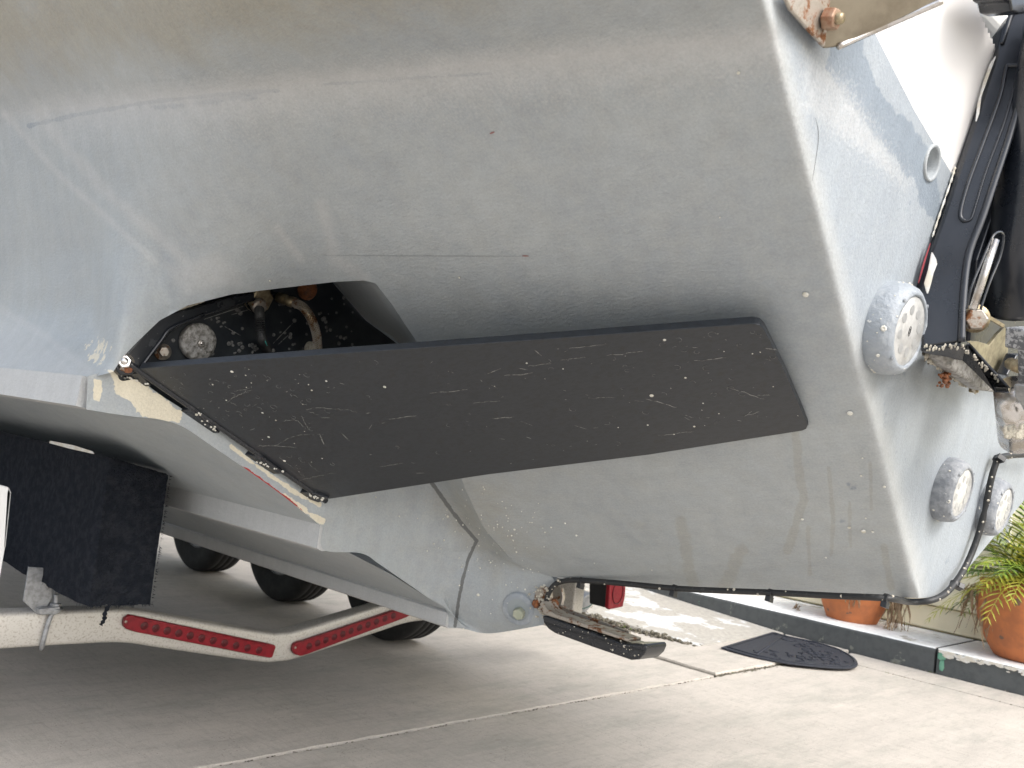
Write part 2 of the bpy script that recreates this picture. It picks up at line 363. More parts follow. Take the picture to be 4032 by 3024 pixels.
# rubble and moss in the joints
bm = bmesh.new()
def rubble(a, b, n, wdt, s0, s1, z=.0):
    for _ in range(n):
        f = random.random(); x = a[0] + (b[0] - a[0]) * f + random.gauss(0, wdt); y = a[1] + (b[1] - a[1]) * f + random.gauss(0, wdt)
        s = random.uniform(s0, s1)
        r = bmesh.ops.create_icosphere(bm, subdivisions=1, radius=s, matrix=Matrix.Translation((x, y, z + s * .1)) @ Matrix.Rotation(random.random() * 6, 4, 'Z') @ Matrix.Diagonal((1, random.uniform(.5, 1), .5, 1)))
rubble((.8, JY), (4.19, JY), 300, .006, .002, .005, -.006); rubble((4.19, JY), (5.3, JY), 360, .010, .003, .009, -.002)
rubble((4.19, JY), (4.19, 3.4), 120, .005, .002, .006, -.006); rubble((5.4, .4), (5.4, JY), 260, .006, .002, .007, -.004)
rubble((5.75, .4), (5.75, 2.2), 120, .006, .002, .007, .0)
stuff(from_bm('joint_rubble', bm, M['moss'], drive))

# painted ramp up to the walk, with a broken front-left edge
def rz(y): return max(0.0, min(.135, (y - 2.79) * .058)) + .014
rp = [(4.70, 2.80), (4.60, 3.3), (4.45, 3.9), (4.35, 4.6), (4.3, 5.6), (4.3, 9.0)]
bm = bmesh.new(); prev = None
for i, (x, y) in enumerate(rp):
    xs = [x + (5.745 - x) * k / 14 for k in range(15)]
    row = [bm.verts.new((xx, y if i else y + .03 * k / 14, rz(y))) for k, xx in enumerate(xs)]
    lo = bm.verts.new((x - .01, y, -.02))
    if prev:
        for k in range(14): bm.faces.new([prev[0][k], prev[0][k + 1], row[k + 1], row[k]])
        bm.faces.new([prev[1], prev[0][0], row[0], lo])
    else:
        l2 = bm.verts.new((5.745, 2.83, -.02)); bm.faces.new([lo, l2] + row[::-1])
    prev = (row, lo)
rampo = structure(from_bm('painted_ramp', bm, M['ramp_paint'])); rampo['label'] = "low concrete ramp with worn white paint beside the step"
bm = bmesh.new()
for i in range(900):
    f = random.random() ** .8 * 1.9; y = 2.80 + f; x = np.interp(y, [p[1] for p in rp], [p[0] for p in rp]) + random.gauss(-.012, .022)
    s = random.uniform(.006, .022)
    bmesh.ops.create_icosphere(bm, subdivisions=1, radius=s, matrix=Matrix.Translation((x, y, random.uniform(0, rz(y)))) @ Matrix.Rotation(random.random() * 6, 4, 'Z') @ Matrix.Diagonal((1, random.uniform(.5, 1), .6, 1)))
stuff(from_bm('broken_edge', bm, M['moss'], rampo))

# raised walk (porch step) in two sections
def step(y0, y1, nm, x0=5.75):
    n = 60; bm = bmesh.new(); rows = []
    for i in range(n + 1):
        y = y0 + (y1 - y0) * i / n; xo = x0 + random.uniform(-.002, .002) + .006 * math.sin(y * 3)
        rows.append([bm.verts.new(p) for p in ((xo, y, -.05), (xo, y, .122), (xo + .004, y, .134 + random.uniform(-.001, .001)), (xo + .016, y, .14), (6.55, y, .14), (6.55, y, -.05))])
    for a, b in zip(rows, rows[1:]):
        for k in range(5): bm.faces.new([a[k], a[k + 1], b[k + 1], b[k]])
    bm.faces.new(rows[0][::-1]); bm.faces.new(rows[-1])
    o = from_bm(nm, bm, None); o.data.materials.append(M['step_top']); o.data.materials.append(M['step_face'])
    for p in o.data.polygons: p.material_index = 1 if (abs(p.normal.x) > .5 or abs(p.normal.y) > .9) else 0
    return structure(o)
s1 = step(1.90, 12.0, 'walk_step'); s1['label'] = "raised white topped walk with dark grey painted face"
s2 = step(-9.0, 1.885, 'walk_step'); s2['label'] = "nearer section of the raised walk with chipped edge"
bm = bmesh.new()
for i in range(150):               # chipped paint along the near section's edge
    y = random.uniform(.4, 1.86); zc = .134 - abs(random.gauss(0, .014)); s = random.uniform(.006, .026)
    n = 7; c = [bm.verts.new((5.748 + .006 * math.sin(y * 3) - .004, y + s * 1.4 * math.cos(2 * math.pi * k / n) * random.uniform(.6, 1.2), min(.136, zc + s * .55 * math.sin(2 * math.pi * k / n) * random.uniform(.6, 1.2)))) for k in range(n)]
    bm.faces.new(c)
stuff(from_bm('paint_chips', bm, M['chip'], s2))
bm = bmesh.new()
for (yc, zc, sy, sz) in ((1.855, .05, .022, .045), (1.86, .10, .03, .03), (.95, .02, .03, .012)):
    n = 9; bm.faces.new([bm.verts.new((5.741, yc + sy * math.cos(2 * math.pi * k / n) * random.uniform(.6, 1.1), zc + sz * math.sin(2 * math.pi * k / n) * random.uniform(.6, 1.1))) for k in range(n)])
stuff(from_bm('green_paint_patch', bm, M['green_paint'], s2))

# ------------------------------------------------------------------ house
house = thing('house', (6.45, 0, .14), "house wall of cream lap siding behind the potted plants", "house")
me = None
for i in range(18):
    z0 = .145 + i * .148
    pl = prism('plank', [(6.459, -9, z0 + .009), (6.418, -9, z0 + .009), (6.417, -9, z0 + .016), (6.432, -9, z0 + .1475), (6.459, -9, z0 + .1475)], (0, 21, 0), M['siding'], house)
box('wall', (6.46, -9, .14), (6.6, 12, 2.9), M['siding'], house)
c = at(2150, 1140, (1, 0, 0), 6.42)
c0 = at(2112, 1172, (1, 0, 0), 6.40); c1 = at(2180, 1172, (1, 0, 0), 6.40)
box('trim_board', (6.395, float(c1[1]), float(c0[2])), (6.455, float(c0[1]), 2.6), M['trim_white'], house, bevel=.004)
adopt(house)

# ------------------------------------------------------------------ doormat: half-round rubber mat
mt = thing('doormat', (5.45, 2.4, 0), "dark blue-black half-round rubber mat lying against the step", "doormat")
cx, y0m, y1m = 5.62, 2.80, 2.80
MA, MB = atz(1557, 1399, .02), atz(1668, 1366, .02)        # straight edge ends
ctr = (MA + MB) / 2; tip = atz(1852, 1438, .02)
front = [MB, atz(1700, 1375, .02), atz(1757, 1387, .02), atz(1812, 1403, .02), atz(1843, 1420, .02), atz(1853, 1434, .02), atz(1843, 1442, .02), atz(1806, 1443, .02), atz(1745, 1438, .02), atz(1690, 1431, .02), atz(1620, 1417, .02), MA]
outl = smooth_path(front, 6)
prism('mat_base', [(p[0], p[1], .014) for p in outl], (0, 0, .010), M['mat'], mt, bevel=.003)
cc = np.mean(outl, axis=0)
bm = bmesh.new()
tube_bm([cc + (p - cc) * .93 + np.array([0, 0, .006]) for p in outl] + [cc + (outl[0] - cc) * .93 + np.array([0, 0, .006])], .005, 5, bm)
a_, b_ = MA + (outl[-14] - MA) * .55, MB + (outl[8] - MB) * .55
tube_bm([a_ + np.array([0, 0, .006]), b_ + np.array([0, 0, .006])], .007, 5, bm)
from_bm('raised_rim', bm, M['mat'], mt, smooth=True)
bm = bmesh.new()
for k in range(90):                # embossed swirls
    f = random.random() * .86; p = cc + (outl[random.randrange(len(outl))] - cc) * f; an = random.random() * 6.28; r = random.uniform(.015, .035)
    tube_bm([(p[0] + r * math.cos(an + q * .5) * (1 - q * .06), p[1] + r * math.sin(an + q * .5) * (1 - q * .06), .026) for q in range(7)], .004, 4, bm)
stuff(from_bm('embossed_pattern', bm, M['mat'], mt, smooth=True))
adopt(mt)

# ------------------------------------------------------------------ potted plants
def pot(root, c, R, H, plain=False):
    prof = [(0, .0), (R * .55, 0), (R * .62, .01), (R * .80, H * .22), (R * .95, H * .5), (R * 1.0, H * .72), (R * .97, H * .86), (R * .86, H * .93), (R * .84, H * .95), (R * .95, H * .96), (R * .96, H), (R * .84, H), (R * .80, H * .9), (0, H * .88)]
    if plain: prof = [(0, 0), (R * .66, 0), (R * .68, .008), (R * .9, H * .45), (R * .98, H * .86), (R * 1.06, H * .87), (R * 1.06, H), (R * .94, H), (R * .9, H * .9), (0, H * .9)]
    p = lathe('pot', c, (0, 0, 1), prof, M['terracotta'], root, sides=48)
    lathe('soil', (c[0], c[1], c[2] + H * .885), (0, 0, 1), [(R * .82, 0), (R * .5, .012), (0, .02)], M['soil'], p, sides=24)
def frond(bm, base, az, el, L, droop, nl=13, ll=.16, wd=.008):
    """one palm frond with paired leaflets"""
    p = Vector(base); d = Vector((math.cos(az) * math.cos(el), math.sin(az) * math.cos(el), math.sin(el))); pts = [p.copy()]
    for i in range(nl):
        d = (d + Vector((0, 0, -droop))).normalized(); p = p + d * L / nl; pts.append(p.copy())
    for i in range(1, nl):
        a = pts[i]; dd = (pts[i + 1] - pts[i]).normalized(); side = dd.cross(Vector((0, 0, 1)))
        if side.length < .05: side = Vector((math.sin(az), -math.cos(az), 0))
        side.normalize(); upv = side.cross(dd)
        for sg in (-1, 1):
            l = ll * math.sin(math.pi * (i / nl * .75 + .2)) * random.uniform(.8, 1.15)
            e = (dd * .75 + side * sg * .75 + upv * random.uniform(.0, .3) + Vector((0, 0, -.12))).normalized(); e2 = (e + Vector((0, 0, -.28))).normalized()
            m = a + e * l * .5; t = m + e2 * l * .5; wv = dd * wd * random.uniform(.8, 1.2); lift = upv * wd * .35
            v = [bm.verts.new(q) for q in (a - wv * .3, m - wv, t, m + wv, a + wv * .3, m - lift)]
            bm.faces.new([v[0], v[1], v[5]]); bm.faces.new([v[1], v[2], v[5]]); bm.faces.new([v[2], v[3], v[5]]); bm.faces.new([v[3], v[4], v[0], v[5]])
    tube_bm(pts, lambda i: .004 * (1 - i / (nl + 2)), 4, bm)
def palm(root, c, n, L, mats, rnd=1.0):
    for k in range(n):
        az = 2 * math.pi * k / n + random.uniform(-.3, .3); el = random.uniform(-.1, 1.35)
        bm = bmesh.new(); frond(bm, (c[0] + .03 * math.cos(az), c[1] + .03 * math.sin(az), c[2]), az, el, L * random.uniform(.7, 1.15), random.uniform(.05, .13))
        from_bm('frond', bm, random.choice(mats), root, fixn=False)
def dead_tuft(root, top, drop, n, spread, toward=(0, 0)):
    """dried fronds hanging over the rim"""
    bm = bmesh.new()
    for k in range(n):
        p = Vector(top) + Vector((random.gauss(0, spread * .3), random.gauss(0, spread * .3), random.uniform(-.01, .02)))
        d = Vector((random.gauss(toward[0], .35), random.gauss(toward[1], .35), random.uniform(-.1, .3))); pts = [p.copy()]; L = drop * random.uniform(.55, 1.05)
        for i in range(9):
            d = (d + Vector((random.gauss(0, .22), random.gauss(0, .22), -.65))).normalized(); p = p + d * L / 9; p.z = max(p.z, .146); pts.append(p.copy())
        wd = random.uniform(.004, .011); prev = None
        for i, q in enumerate(pts):
            s = Vector((math.cos(k + i * .5), math.sin(k + i * .5), .2)) * wd * (1 - abs(i - 4) / 7)
            cur = (bm.verts.new(q - s), bm.verts.new(q + Vector((0, 0, .003)) + s.cross(Vector((0, 0, 1))) * .4), bm.verts.new(q + s))
            if prev: bm.faces.new([prev[0], prev[1], cur[1], cur[0]]); bm.faces.new([prev[1], prev[2], cur[2], cur[1]])
            prev = cur
    from_bm('dead_frond', bm, M['dead_leaf'], root, fixn=False, smooth=True)
# right-hand pot with the green palm
pc = atz(2228, 1402, .14); pq = atx(2226, 1390, 6.08); pr = (6.08, float(pq[1]), .14)
t1 = thing('potted_palm', pr, "terracotta pot with bright green palm, nearest the right edge", "potted plant", "terracotta pots along the walk")
pot(t1, pr, .30, .42)
palm(t1, (pr[0], pr[1], .58), 76, .60, [M['leaf'], M['leaf'], M['leaf_yellow'], M['leaf_yellow'], M['leaf_dark']])
q = atx(2130, 1262, 6.0); dead_tuft(t1, q, .33, 26, .10, (-.1, .15)); q = atx(2150, 1290, 5.9); dead_tuft(t1, q, .30, 16, .06, (-.1, .0))
adopt(t1)
pb = atz(1853, 1346, .14); pq = atx(1838, 1350, 6.12); pl_ = (6.12, float(pq[1]), .14)
t2 = thing('potted_palm', pl_, "terracotta pot under the cable with dry brown fronds hanging over it", "potted plant", "terracotta pots along the walk")
pot(t2, pl_, .235, .30, True)
palm(t2, (pl_[0], pl_[1], .44), 12, .38, [M['leaf'], M['leaf_dark']])
q = atx(1938, 1283, pl_[0] - .05); dead_tuft(t2, (q[0], q[1], q[2]), .33, 26, .09, (.0, -.15)); q = atx(1845, 1275, pl_[0] - .22); dead_tuft(t2, (q[0], q[1], q[2]), .13, 9, .04)
dead_tuft(t2, atz(1725, 1308, .17), .10, 8, .04, (-.4, .8))
adopt(t2)
pf = atz(1505, 1265, .14); p3 = (float(pf[0]) + .12, float(pf[1]), .14)
p3 = (6.2, 3.62, .14)
t3 = thing('potted_palm', p3, "farthest terracotta pot, mostly hidden behind the hull edge", "potted plant", "terracotta pots along the walk")
pot(t3, p3, .21, .30, True); palm(t3, (p3[0], p3[1], .44), 10, .34, [M['leaf'], M['leaf_dark']]); adopt(t3)

# ================================================================== BOAT
boat = thing('motor_boat', (1.9, 1.86, .48), "grey painted outboard motor boat hull standing on a trailer, seen at its stern", "boat")
E_ = np.linalg.solve(np.array([[1190, 1250, 1], [1980, 1292, 1], [1650, 0, 1.]]),
                     np.array([1 / 2.43, 1 / ((ata(1980, 1292) - CAM) @ RM[:, 2] * -1), 1 / ((ata(1650, 0) - CAM) @ RM[:, 2] * -1)]))
def depth(P): return -((P - CAM) @ RM[:, 2])
def polyval(xs, ys, x): return np.interp(x, xs, ys)
CRV, CRU = [-150, 0, 200, 450, 700, 950, 1250, 1292, 1400], [1622, 1657, 1702, 1770, 1832, 1903, 1977, 1984, 2000]
FOU, FOV = [-200, 0, 420, 560, 850, 1100, 1650, 1800], [262, 244, 205, 184, 156, 128, 78, 70]
BOT = [(-80, 797), (193, 817), (245, 803), (262, 775), (300, 735), (345, 692), (405, 660), (500, 636), (610, 622), (722, 609), (785, 606), (812, 612), (850, 662), (905, 745), (940, 845), (965, 930), (1000, 1045), (1045, 1140), (1110, 1215), (1190, 1246), (1500, 1268), (1800, 1285), (1984, 1292)]
D_s = lambda u, v: (u * E_[0] + v * E_[1] + E_[2])
RT = np.stack([ray(0, 0), ray(1, 0) - ray(0, 0), ray(0, 1) - ray(0, 0)])
def rays(U, V): return RT[0] + U[..., None] * RT[1] + V[..., None] * RT[2]
def sst(x): x = np.clip(x, 0, 1); return x * x * (3 - 2 * x)
def hull_w(U, V):
    """inverse depth of the port skin of the hull: flat side forward, running into the inclined skin of the stern extension"""
    R = rays(U, V); k = .05
    tH = .78 / R[..., 0]
    for _ in range(8):
        z = CAMH + tH * R[..., 2]; tH = .5 * tH + .5 * np.interp(z, [.9, 1.03, 1.10, 1.17, 1.30, 1.66, 1.9], [.771, .771, .822, .842, .826, .715, .64]) / R[..., 0]
    wt = sst((U - 130) / 560.0); wE = D_s(U, V); w_ = (1 - wt) / tH + wt * wE
    fold = np.interp(U, FOU, FOV); w_ = w_ + np.clip(fold - V, 0, None) * .00030
    return w_
def blur1(A, s, axis):
    r = int(s * 3) + 1; k = np.exp(-.5 * (np.arange(-r, r + 1) / s) ** 2); k /= k.sum()
    P = np.concatenate([np.repeat(np.take(A, [0], axis), r, axis) * 2 - np.flip(np.take(A, range(1, r + 1), axis), axis), A,
                        np.repeat(np.take(A, [-1], axis), r, axis) * 2 - np.flip(np.take(A, range(-r - 1, -1), axis), axis)], axis)
    return np.apply_along_axis(lambda m: np.convolve(m, k, 'valid'), axis, P)
def segd(U, V, pts):
    d = np.full(U.shape, 1e9)
    for (x0, y0), (x1, y1) in zip(pts, pts[1:]):
        L = (x1 - x0) ** 2 + (y1 - y0) ** 2 + 1e-9; t = np.clip(((U - x0) * (x1 - x0) + (V - y0) * (y1 - y0)) / L, 0, 1)
        d = np.minimum(d, np.hypot(U - x0 - t * (x1 - x0), V - y0 - t * (y1 - y0)))
    return d
def line(U, V, pts, hw): return np.clip(1 - segd(U, V, pts) / (2 * hw), 0, 1)      # .5 at half-width hw
def poly(U, V, pts, soft):
    ins = np.zeros(U.shape, bool); n = len(pts)
    for i in range(n):
        (x0, y0), (x1, y1) = pts[i], pts[(i + 1) % n]
        c = ((y0 > V) != (y1 > V)); xx = (x1 - x0) * (V - y0) / ((y1 - y0) if y1 != y0 else 1e-9) + x0; ins ^= c & (U < xx)
    d = segd(U, V, list(pts) + [pts[0]]) * np.where(ins, 1, -1); return np.clip(.5 + d / (2 * soft), 0, 1)
def hull_attrs(U, V):
    A = {}; fold = np.interp(U, FOU, FOV); cru = np.interp(V, CRV, CRU); left = U < cru + 5
    dn = V - fold
    worn = np.where(dn < 0, np.clip(.78 + dn / 95, 0, 1), np.clip(.84 - dn / 210, 0, 1)) * np.clip((U + 300) / 500, .3, 1)
    worn = worn * left
    worn = np.maximum(worn, poly(U, V, [(1730, 90), (1840, 170), (1975, 390), (1960, 420), (1840, 330), (1720, 240)], 30) * .62)
    worn = np.maximum(worn, poly(U, V, [(470, 1085), (560, 1105), (620, 1150), (560, 1160)], 14) * 0)
    A['worn'] = worn * .93
    A['stain'] = np.where(left, np.clip(-(dn + 10) / 200, 0, .8) * np.clip(1.25 - U / 1400, .1, 1) + .10 * np.clip((V - 900) / 300, 0, 1), 0)
    A['stain'] = np.maximum(A['stain'], poly(U, V, [(900, 1060), (1090, 1060), (1180, 1200), (1080, 1230), (980, 1130)], 60) * .55)
    A['blue'] = np.maximum(poly(U, V, [(1815, 60), (1868, 85), (1890, 180), (1926, 228), (1980, 276), (2004, 324), (2030, 420), (2044, 500), (2000, 465), (1971, 390), (1920, 330), (1857, 258), (1809, 195), (1780, 145)], 18),
                           poly(U, V, [(1755, 880), (1800, 860), (1905, 1040), (1960, 1290), (1740, 1290)], 60) * .22)
    A['blue'] = np.maximum(A['blue'], poly(U, V, [(1768, 360), (1800, 500), (1845, 760), (1800, 760), (1770, 560)], 24) * .0)
    dr = line(U, V, [(1715, 890), (1725, 1010), (1737, 1080), (1700, 1190)], 9)
    for pts, hh in (([(1790, 1010), (1800, 1120), (1795, 1200)], 5), ([(1880, 1000), (1882, 1100)], 4), ([(1835, 1085), (1837, 1180)], 4), ([(1745, 1140), (1750, 1240)], 5), ([(1910, 1180), (1925, 1270)], 8), ([(1600, 1190), (1560, 1280)], 16), ([(1470, 1130), (1500, 1270)], 14)):
        dr = np.maximum(dr, line(U, V, pts, hh) * .9)
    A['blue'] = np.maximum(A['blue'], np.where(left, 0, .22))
    A['stain'] = np.maximum(A['stain'], poly(U, V, [(1700, 30), (1770, 100), (1850, 110), (1830, 200), (1770, 190), (1720, 110)], 30) * .6)
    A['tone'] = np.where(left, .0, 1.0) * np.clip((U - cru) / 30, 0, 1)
    A['drip'] = dr
    so = np.maximum(line(U, V, [(10, 245), (130, 380), (335, 565)], 7), line(U, V, [(85, 250), (215, 400), (400, 565)], 12))
    so = np.maximum(so, line(U, V, [(600, 490), (650, 560)], 8)); so = np.maximum(so, line(U, V, [(695, 440), (725, 560), (790, 600)], 12))
    so = np.maximum(so, line(U, V, [(-20, 655), (100, 730), (195, 805)], 10)); so = np.maximum(so, poly(U, V, [(-90, 600), (0, 668), (100, 735), (190, 805), (190, 830), (-90, 820)], 20) * .8); so = np.maximum(so, poly(U, V, [(350, 575), (470, 548), (515, 580), (520, 615), (400, 640)], 16) * .95)  # pale chine ridge and triangle: light on their turned faces painted in
    so = np.maximum(so, line(U, V, CR_LINE, 20) * .85)
    A['soft'] = so
    A['dark'] = np.maximum(line(U, V, [(927, 1035), (945, 1060), (975, 1103), (1000, 1135), (1030, 1168)], 4.2), line(U, V, [(1030, 1168), (1012, 1205), (1000, 1250), (990, 1300), (983, 1352)], 3.6))
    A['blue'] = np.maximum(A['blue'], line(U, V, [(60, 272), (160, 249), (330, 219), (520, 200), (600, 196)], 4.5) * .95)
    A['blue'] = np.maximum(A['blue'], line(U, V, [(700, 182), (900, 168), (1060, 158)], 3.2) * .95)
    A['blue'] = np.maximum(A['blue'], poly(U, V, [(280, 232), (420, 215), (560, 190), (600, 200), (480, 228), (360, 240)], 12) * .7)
    A['cream'] = np.maximum(poly(U, V, [(238, 802), (300, 824), (352, 860), (392, 890), (388, 912), (345, 912), (300, 897), (282, 872), (252, 850)], 12), poly(U, V, [(200, 815), (222, 820), (215, 868), (203, 862)], 8))
    A['cream'] = np.maximum(A['cream'], line(U, V, [(500, 965), (560, 1010), (640, 1065), (690, 1090)], 5.0) * .85)
    A['cream'] = np.maximum(A['cream'], line(U, V, [(585, 1058), (640, 1092), (695, 1126)], 8) * .95)
    A['cream'] = np.maximum(A['cream'], poly(U, V, [(165, 745), (215, 715), (258, 728), (255, 775), (225, 805), (195, 806)], 25) * .50)
    A['red'] = line(U, V, [(505, 1000), (535, 1014), (575, 1044), (615, 1072), (655, 1104)], 4.0) * .64
    return A
CR_LINE = list(zip(CRU, CRV))
def grid_obj(name, W, U, V, mat, parent, attrs=True, flip=False, P=None, cut=None):
    """surface through inverse depths W over a (rows, cols) grid; wear and painted-light masks are stored on its points"""
    if P is None: P = CAM + rays(U, V) / W[..., None]
    h, n = U.shape; idx = np.arange(h * n).reshape(h, n)
    q = np.stack([idx[:-1, :-1], idx[1:, :-1], idx[1:, 1:], idx[:-1, 1:]], -1).reshape(-1, 4)
    if cut: q = q[~cut(U.reshape(-1)[q].mean(1), V.reshape(-1)[q].mean(1))]
    if flip: q = q[:, ::-1]
    me = bpy.data.meshes.new(name); me.vertices.add(h * n); me.vertices.foreach_set('co', P.reshape(-1).astype(np.float32))
    me.loops.add(q.size); me.loops.foreach_set('vertex_index', q.reshape(-1).astype(np.int32))
    me.polygons.add(len(q)); me.polygons.foreach_set('loop_start', np.arange(0, q.size, 4, dtype=np.int32)); me.polygons.foreach_set('loop_total', np.full(len(q), 4, np.int32))
    me.polygons.foreach_set('use_smooth', np.ones(len(q), bool)); me.update(calc_edges=True); me.validate()
    me.materials.append(mat)
    if attrs:
        AT = hull_attrs(U, V)
        if callable(attrs): AT = attrs(U, V, AT)
        for k, v in AT.items():
            a = me.attributes.new(k, 'FLOAT', 'POINT'); a.data.foreach_set('value', v.reshape(-1).astype(np.float32))
    o = bpy.data.objects.new(name, me); scene.collection.objects.link(o); o.parent = parent; return o, P
# --- port skin (left of the stern corner) + stern face as one grid, corner rounded by smoothing
NV = 300
bu = np.array([b[0] for b in BOT], float); bv = np.array([b[1] for b in BOT], float)
ucb = np.interp(bv, CRV, CRU); ab = (bu + 80) / (ucb + 80)
acol = np.linspace(0, 1, 420); vb1 = np.interp(acol, ab, bv)
SB = [(1984, 1292), (2020, 1290), (2046, 1281), (2110, 1205), (2212, 1081), (2300, 970), (2345, 912)]
bcol = np.linspace(0, 1, 130); sv = np.linspace(0, 1, NV)
def urb(v): return np.interp(v, [-150, 1400], [2345, 2345])
DC = ata(2012, 352)
def cut_edge(u, v):
    R = rays(u, v); t = (KA - np.array(NA, float) @ CAM) / (R @ np.array(NA, float)); d = np.linalg.norm(CAM + R * t[..., None] - DC, axis=-1)
    return ((v < 116) & (u > np.interp(v, [-150, 35, 116], [2040, 2120, 2157]))) | (d < .0255) & (u > 1900)
U1 = np.zeros((NV, 420)); V1 = -150 + (vb1[None, :] + 150) * sv[:, None]
uc = np.interp(V1, CRV, CRU); U1 = -80 + acol[None, :] * (uc + 80)
sb_l = np.array([math.dist(SB[0], p) for p in SB]); sb_l /= sb_l[-1]
ubR = np.interp(bcol, sb_l, [p[0] for p in SB]); vbR = np.interp(bcol, sb_l, [p[1] for p in SB])
V2 = -150 + (vbR[None, :] + 150) * sv[:, None]
uc2 = np.interp(V2, CRV, CRU); fr_ = (ubR - np.interp(vbR, CRV, CRU)) / (2345 - np.interp(vbR, CRV, CRU)); U2 = uc2 + fr_[None, :] * (urb(V2) - uc2)
W1 = hull_w(U1, V1)
nA = np.array(NA, float); R2 = rays(U2, V2); W2 = (R2 @ nA) / (KA - nA @ CAM)
tE = 1 / D_s(U1, V1)
# keep the overhanging lip just behind... in front of the transom pocket
Rl = rays(U1, V1); lipw = Rl[..., 1] / 1.83; near = sst((sv[:, None] - .55) / .45) * sst((U1 - 200) / 60) * (U1 < 1000)
W1 = W1 + near * np.clip(lipw - W1, 0, None)
Uc = np.concatenate([U1, U2[:, 1:]], 1); Vc = np.concatenate([V1, V2[:, 1:]], 1); Wc = np.concatenate([W1, W2[:, 1:]], 1)
P = CAM + rays(Uc, Vc) / Wc[..., None]
Ps = blur1(P, 1.9, 1); Ps = blur1(Ps, 2.2, 0)
wx = np.exp(-((np.arange(P.shape[1]) - 419) / 16.0) ** 2)[None, :, None]
Pv = blur1(P, 6, 0); Pv = blur1(Pv, 2.0, 1)
edgeb = sst((1 - sv) / .04)[:, None, None]
Pn = P * (1 - edgeb) + (Pv * (1 - wx) + Ps * wx) * edgeb
def wh_attr(U, V, A):
    wpoly = [(1700, -160), (1770, -110), (1818, -40), (1850, 0), (1890, 71), (1975, 238), (2066, 392), (2110, 480), (2500, 480), (2500, -200)]
    A['white'] = poly(U, V, wpoly, 30)
    for k in ('worn', 'blue', 'soft', 'stain'): A[k] = A[k]
    return A
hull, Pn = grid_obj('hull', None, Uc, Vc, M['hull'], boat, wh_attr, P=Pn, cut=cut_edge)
sm = Pn                                                            # keep the port points for the mirror half
def mirrored(name, P, U, V, parent, at_=None):
    Q = P.copy(); Q[..., 0] = 2 * np.interp(Q[..., 1], YK, XK) - Q[..., 0]; return grid_obj(name, None, U, V, M['hull'], parent, at_ or zero_attr, flip=True, P=Q)[0]
def zero_attr(U, V, A): return {k: v * 0 for k, v in A.items()}
_bk = [Pn[-1, np.argmin(abs(Uc[-1] - u_))] for u_ in (2015, 1984, 1800, 1500, 1200)]
YK = [p[1] for p in _bk] + [1.86]; XK = [_bk[0][0]] + [p[0] + .004 for p in _bk[1:]] + [1.9]; XK[1] = max(XK[1], XK[0] - .02)
_o = np.argsort(YK); YK = np.array(YK)[_o]; XK = np.array(XK)[_o]
sk = slice(None, None, 6)
mirrored('hull_side', Pn[sk, :415:6], Uc[sk, :415:6], Vc[sk, :415:6], hull)

# --- transom below the tab hinge, and the web that runs into the centre keel block
def ruled(rows, nu, nv, name, parent, attrs=True, y=None, blur=0):
    """rows: list of lists of (u, v, point) -> dense grid interpolated smoothly"""
    A = np.array([[(*c[:2], *c[2]) for c in r] for r in rows], float)
    def res(A, n, ax):
        m = A.shape[ax]; x = np.linspace(0, m - 1, n); i = np.clip(x.astype(int), 0, m - 2); f = x - i
        def tk(j): return np.take(A, np.clip(j, 0, m - 1), ax)
        sh = [1] * A.ndim; sh[ax] = n; f = f.reshape(sh)
        p0, p1, p2, p3 = tk(i - 1), tk(i), tk(i + 1), tk(i + 2)
        return .5 * (2 * p1 + (p2 - p0) * f + (2 * p0 - 5 * p1 + 4 * p2 - p3) * f ** 2 + (-p0 + 3 * p1 - 3 * p2 + p3) * f ** 3)
    B = res(res(A, nv, 0), nu, 1); o, _ = grid_obj(name, None, B[..., 0], B[..., 1], M['hull'], parent, attrs, P=B[..., 2:]); return o, B
YT = 1.86
def T_(u, v, y=YT): return (u, v, aty(u, v, y))
def E2(u, v): return (u, v, CAM + ray(u, v) / D_s(u, v))
up = [(190, 812), (245, 802), (262, 822), (300, 822), (360, 862), (430, 905), (520, 957), (610, 1012), (712, 1068)]
dn = [(186, 884), (232, 892), (290, 900), (345, 906), (395, 922), (450, 958), (535, 1016), (615, 1074), (700, 1142)]
tr_, TB = ruled([[T_(*p) for p in up], [T_((a[0] + b[0]) / 2, (a[1] + b[1]) / 2) for a, b in zip(up, dn)], [T_(*p) for p in dn]], 220, 40, 'transom', boat)
def X2(u, v, x=1.9): return (u, v, atx(u, v, x))
